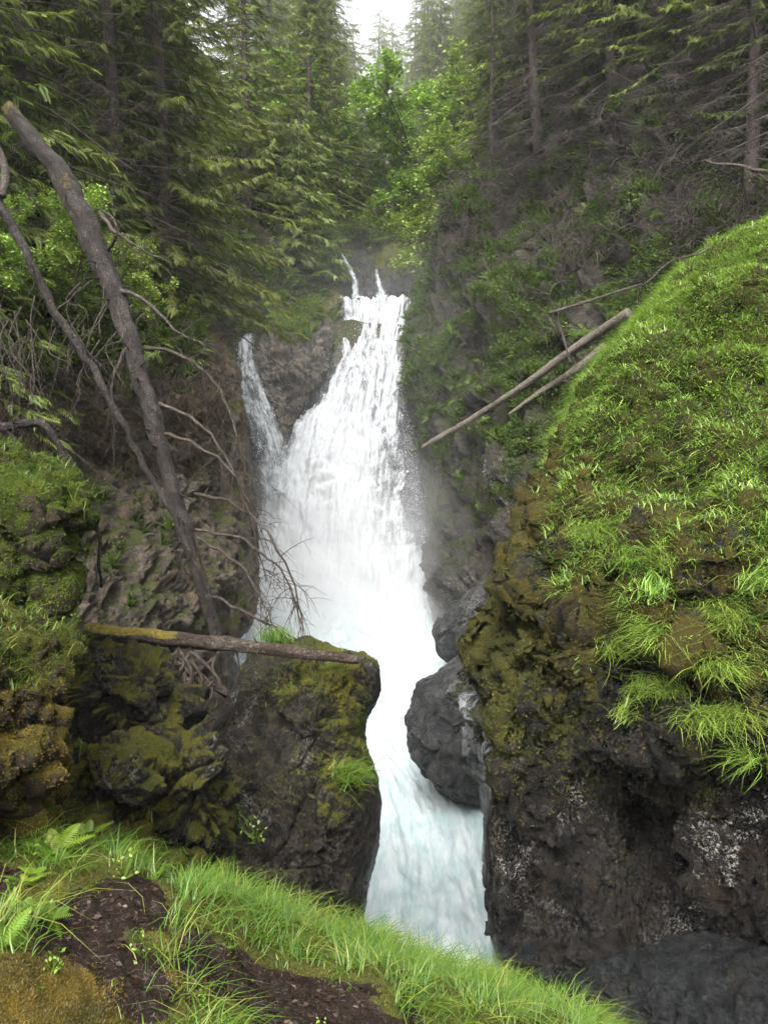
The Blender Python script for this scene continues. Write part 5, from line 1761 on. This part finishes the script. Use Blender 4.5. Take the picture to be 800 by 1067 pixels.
# thin shining film of water clinging to the river edge of the near cliff
GW = 14 + 420
G = RC.V.reshape(-1, GW, 3) + RC.N.reshape(-1, GW, 3) * .012
c0, c1 = 9, 14 + 30
gv = RC.v.reshape(-1, GW)[:, 16]
rows = np.where((gv > 664) & (gv < 1000))[0]
G = G[rows][:, c0:c1]
nr_, nc_ = G.shape[:2]
sx = np.linspace(0, 1, nc_)[None] * np.ones((nr_, 1))
ty = np.linspace(0, 1, nr_)[:, None] * np.ones((1, nc_))
wdt = np.interp(ty, [0, .12, .3, .42, .6, 1], [.45, .75, 1.0, .75, .38, .30])
th = (1 - sstep(.55, 1, sx / wdt)) * .62 * sstep(0, .06, ty) * (1 - .5 * sstep(.5, 1, ty)) - .12
run = np.concatenate([[0], np.cumsum(np.linalg.norm(np.diff(G[:, nc_ // 2], axis=0), axis=1))])
acr = np.concatenate([[0], np.cumsum(np.linalg.norm(np.diff(G[nr_ // 2], axis=0), axis=1))])
wig = .05 * np.sin(run * 5)[:, None] + .03 * np.sin(run * 13 + 1)[:, None]
fl_ = np.stack([acr[None] + wig, np.repeat(run[:, None], nc_, 1), np.zeros((nr_, nc_))], -1).reshape(-1, 3)
tag(link("trickle", mesh("trickle", G.reshape(-1, 3), grid_faces(nr_, nc_), dict(flow=fl_, thick=th.ravel())), M_TRICKLE), 'thin shining film of water down the river edge of the right cliff', 'water', kind='structure')

# ------------------------------------------------------------------ single plants
def tuft(uu, vv, S, n, ln, label, mat, group=None):
    q = surf_at(S, uu, vv)
    k = np.argmin(((S.V - q) ** 2).sum(1))
    nrm = S.N[k]
    n = int(n * 1.5)
    p = q + rng.normal(0, .10, (n, 3)) * np.array([1, .6, .6])
    up = UPZ * .75 + nrm * .45 + rng.normal(0, .28, (n, 3))
    up /= np.linalg.norm(up, axis=1)[:, None]
    az = math.atan2(nrm[1], nrm[0]) + rng.normal(0, 1.1, n)
    ln = ln * 1.3
    V, Fc, A = blades(p, up, ln * rng.uniform(.55, 1.15, n), rng.uniform(.005, .010, n), rng.uniform(.5, 1.2, n), np.clip(rng.normal(.6, .2, n), 0, 1), az)
    o = link("grass_tuft", mesh("grass_tuft", V - q, Fc, dict(tint=A)), mat)
    o.location = q
    tag(o, label, "grass tuft", group)


TG = "grass tufts on the right cliff face"
for uu, vv, n, ln, lb in [
        (712, 600, 420, .42, "large bright rounded tuft of grass hanging on the mossy cliff face"),
        (655, 590, 190, .34, "grass tuft just left of the large rounded one"),
        (620, 560, 150, .30, "small tuft of grass at the left end of the turf edge"),
        (690, 665, 230, .34, "drooping tuft below the large rounded one"),
        (640, 678, 170, .30, "yellowish tuft on the edge of the mossy bulge"),
        (745, 700, 200, .36, "tuft with long blades right of the drooping tuft"),
        (765, 750, 220, .38, "lowest grass tuft near the right edge"),
        (725, 755, 180, .34, "low tuft over the dark overhang"),
        (785, 610, 200, .36, "tuft at the right edge under the turf")]:
    tuft(uu, vv, RC, n, ln, lb, M_GRASS, TG)
for uu, vv, n, ln, lb in [
        (610, 640, 100, .24, "wispy tuft on the brown moss above the hidden river edge"),
        (650, 745, 110, .24, "wispy tuft low on the brown mossy face"),
        (600, 690, 80, .22, "smallest wispy tuft near the left edge of the mossy face"),
        (600, 560, 110, .26, "little tuft on the mossy shoulder above the river edge"),
        (680, 620, 150, .28, "tuft between the large rounded one and the left tuft"),
        (665, 720, 120, .26, "sparse tuft at the bottom of the mossy bulge"),
        (770, 660, 170, .32, "tuft hanging over the dark gap near the right edge"),
        (740, 640, 150, .28, "tuft right under the large rounded one"),
        (700, 725, 130, .28, "tuft on the lip of the dark overhang"),
        (790, 790, 120, .28, "solitary tuft low on the dark wall at the right edge")]:
    tuft(uu, vv, RC, n, ln, lb, M_GRASS, TG)
for uu, vv, n, ln, lb in [(290, 668, 220, .22, "grass tuft on top of the dark outcrop behind the log"), (357, 812, 160, .26, "grass tuft on the river side of the dark outcrop"), (240, 855, 170, .24, "grass tuft at the foot of the dark outcrop")]:
    tuft(uu, vv, PL, n, ln, lb, M_GRASS2, "grass tufts on the outcrop")


def plant_fern(uu, vv, S, sc, label, group, seed, mat=None):
    q = surf_at(S, uu, vv)
    V, Fc, A = fern(9, np.random.default_rng(seed))
    o = link("fern", mesh("fern", V * sc, Fc, dict(tint=A)), mat or M_FERN)
    o.location = q
    tag(o, label, "fern", group)


for i, (uu, vv, sc, lb) in enumerate([(20, 880, .22, "fern at the left edge among the bank grass"), (60, 890, .22, "broad fern above the bare soil"), (8, 985, .17, "small fern below the bare soil at the left edge"), (105, 862, .18, "fern half hidden in the grass under the mossy ledge"), (35, 855, .2, "fern under the rusty mound")]):
    plant_fern(uu, vv, FB, sc, lb, "ferns on the near bank", 50 + i)


def leafy(uu, vv, S, sc, nl, label, group, seed):
    q = surf_at(S, uu, vv)
    V, Fc, A = leafy_sprig(nl, np.random.default_rng(seed), .09)
    o = link("leafy_plant", mesh("leafy_plant", V * sc, Fc, dict(tint=A)), M_ALDER)
    o.location = q
    tag(o, label, "plant", group)


for i, (uu, vv, sc, nl, lb) in enumerate([(590, 612, .22, 14, "pale leafy sprig on the mossy cliff left of the tufts"), (615, 600, .22, 14, "pale leafy sprig beside the left grass tuft"), (660, 690, .26, 18, "round leaved plant under the drooping tuft"), (720, 680, .24, 18, "round leaved plant between two cliff tufts"), (720, 870, .2, 10, "tiny plant hanging on the dark wet wall")]):
    leafy(uu, vv, RC, sc, nl, lb, "leafy sprigs on the right cliff", 90 + i)
for i, (uu, vv, sc, nl, lb) in enumerate([(130, 918, .16, 16, "broad leaved plant in front of the bank grass"), (40, 960, .15, 14, "leafy seedling on the bare soil at the left"), (150, 1000, .12, 10, "glossy little plant on the bare soil")]):
    leafy(uu, vv, FB, sc, nl, lb, "small plants on the near bank", 120 + i)
leafy(268, 880, PL, .26, 22, "leafy plant at the lower foot of the dark outcrop", None, 130)

# ------------------------------------------------------------------ air: haze and mist
def vol_mat(name, dens, colr=(.93, .95, .97), an=.1):
    m, nt, out = new_mat(name)
    v_ = N(nt, "ShaderNodeVolumePrincipled")
    v_.inputs['Color'].default_value = (*colr, 1)
    v_.inputs['Density'].default_value = dens
    v_.inputs['Anisotropy'].default_value = an
    L(nt, v_.outputs[0], out.inputs['Volume'])
    return m


def box(lo, hi):
    a = np.array([[x, y, z] for x in (lo[0], hi[0]) for y in (lo[1], hi[1]) for z in (lo[2], hi[2])], float)
    return a, np.array([[0, 1, 3, 2], [4, 6, 7, 5], [0, 4, 5, 1], [2, 3, 7, 6], [0, 2, 6, 4], [1, 5, 7, 3]])


zmin, zmax = float(TERR.V[:, 2].min()), float(TERR.V[:, 2].max())
V, Fq = box((-640, -660, zmin - 1), (640, 700, max(zmax, 60) + 22))
tag(link("haze", mesh("haze", V, Fq, smooth=False), vol_mat("haze_air", .00042)), kind='stuff')


def puff(c, rad, dens):
    n, m = 40, 24
    th = np.linspace(0, 2 * math.pi, n, endpoint=False)
    ph = np.linspace(.02, math.pi - .02, m)
    d = np.stack([np.sin(ph)[:, None] * np.cos(th), np.sin(ph)[:, None] * np.sin(th), np.cos(ph)[:, None] * np.ones(n)], -1).reshape(-1, 3)
    V = c + d * np.array(rad) * (1 + .18 * fbm(d * 1.6 + c * .3, 3))[:, None]
    Fq = grid_faces(m, n, True)
    top = np.arange(n)
    o = link("mist", mesh("mist", np.concatenate([V, [V[:n].mean(0)], [V[-n:].mean(0)]]), np.concatenate([fix_deg(Fq), np.stack([np.full(n, len(V)), top, (top + 1) % n], 1), np.stack([np.full(n, len(V) + 1), len(V) - n + (top + 1) % n, len(V) - n + top], 1)])), vol_mat("mist_air", dens, (.97, .98, .99)))
    tag(o, 'white mist billowing up from the foot of the waterfall', 'mist', kind='stuff')


for (uu, vv, d, rad, de) in [(335, 645, 29.3, (2.8, 1.7, 1.6), .16), (335, 634, 29.3, (4.0, 2.3, 2.6), .10), (340, 615, 29.3, (5.0, 2.9, 3.9), .055), (355, 585, 29.8, (4.8, 2.8, 5.0), .03),
                           (285, 630, 27, (3.2, 2.4, 2.2), .06), (270, 640, 25, (3.4, 2.6, 2.6), .03), (400, 655, 27.2, (2.4, 2.2, 1.6), .06), (345, 600, 26.5, (4.8, 4.0, 4.6), .008), (360, 480, 31, (9.0, 6.0, 9.0), .004), (405, 170, 60, (15, 15, 13), .006)]:
    puff(P(uu, vv, d), rad, de)

# ------------------------------------------------------------------ render settings
scene.render.engine = 'CYCLES'
cy = scene.cycles
cy.max_bounces = 7
cy.diffuse_bounces = 4
cy.glossy_bounces = 2
cy.transmission_bounces = 3
cy.transparent_max_bounces = 12
cy.volume_bounces = 2
cy.use_adaptive_sampling = True
cy.adaptive_threshold = .02
cy.use_denoising = True
try:
    cy.denoiser = 'OPENIMAGEDENOISE'
    cy.denoising_input_passes = 'RGB_ALBEDO_NORMAL'
except Exception:
    pass
cy.caustics_reflective = False
cy.caustics_refractive = False
cy.sample_clamp_indirect = 6
vs = scene.view_settings
vs.view_transform = 'Standard'
vs.look = 'None'
vs.exposure = 1.72
vs.gamma = 1
vs.use_curve_mapping = False
print("built", round(time.time() - T0, 1))
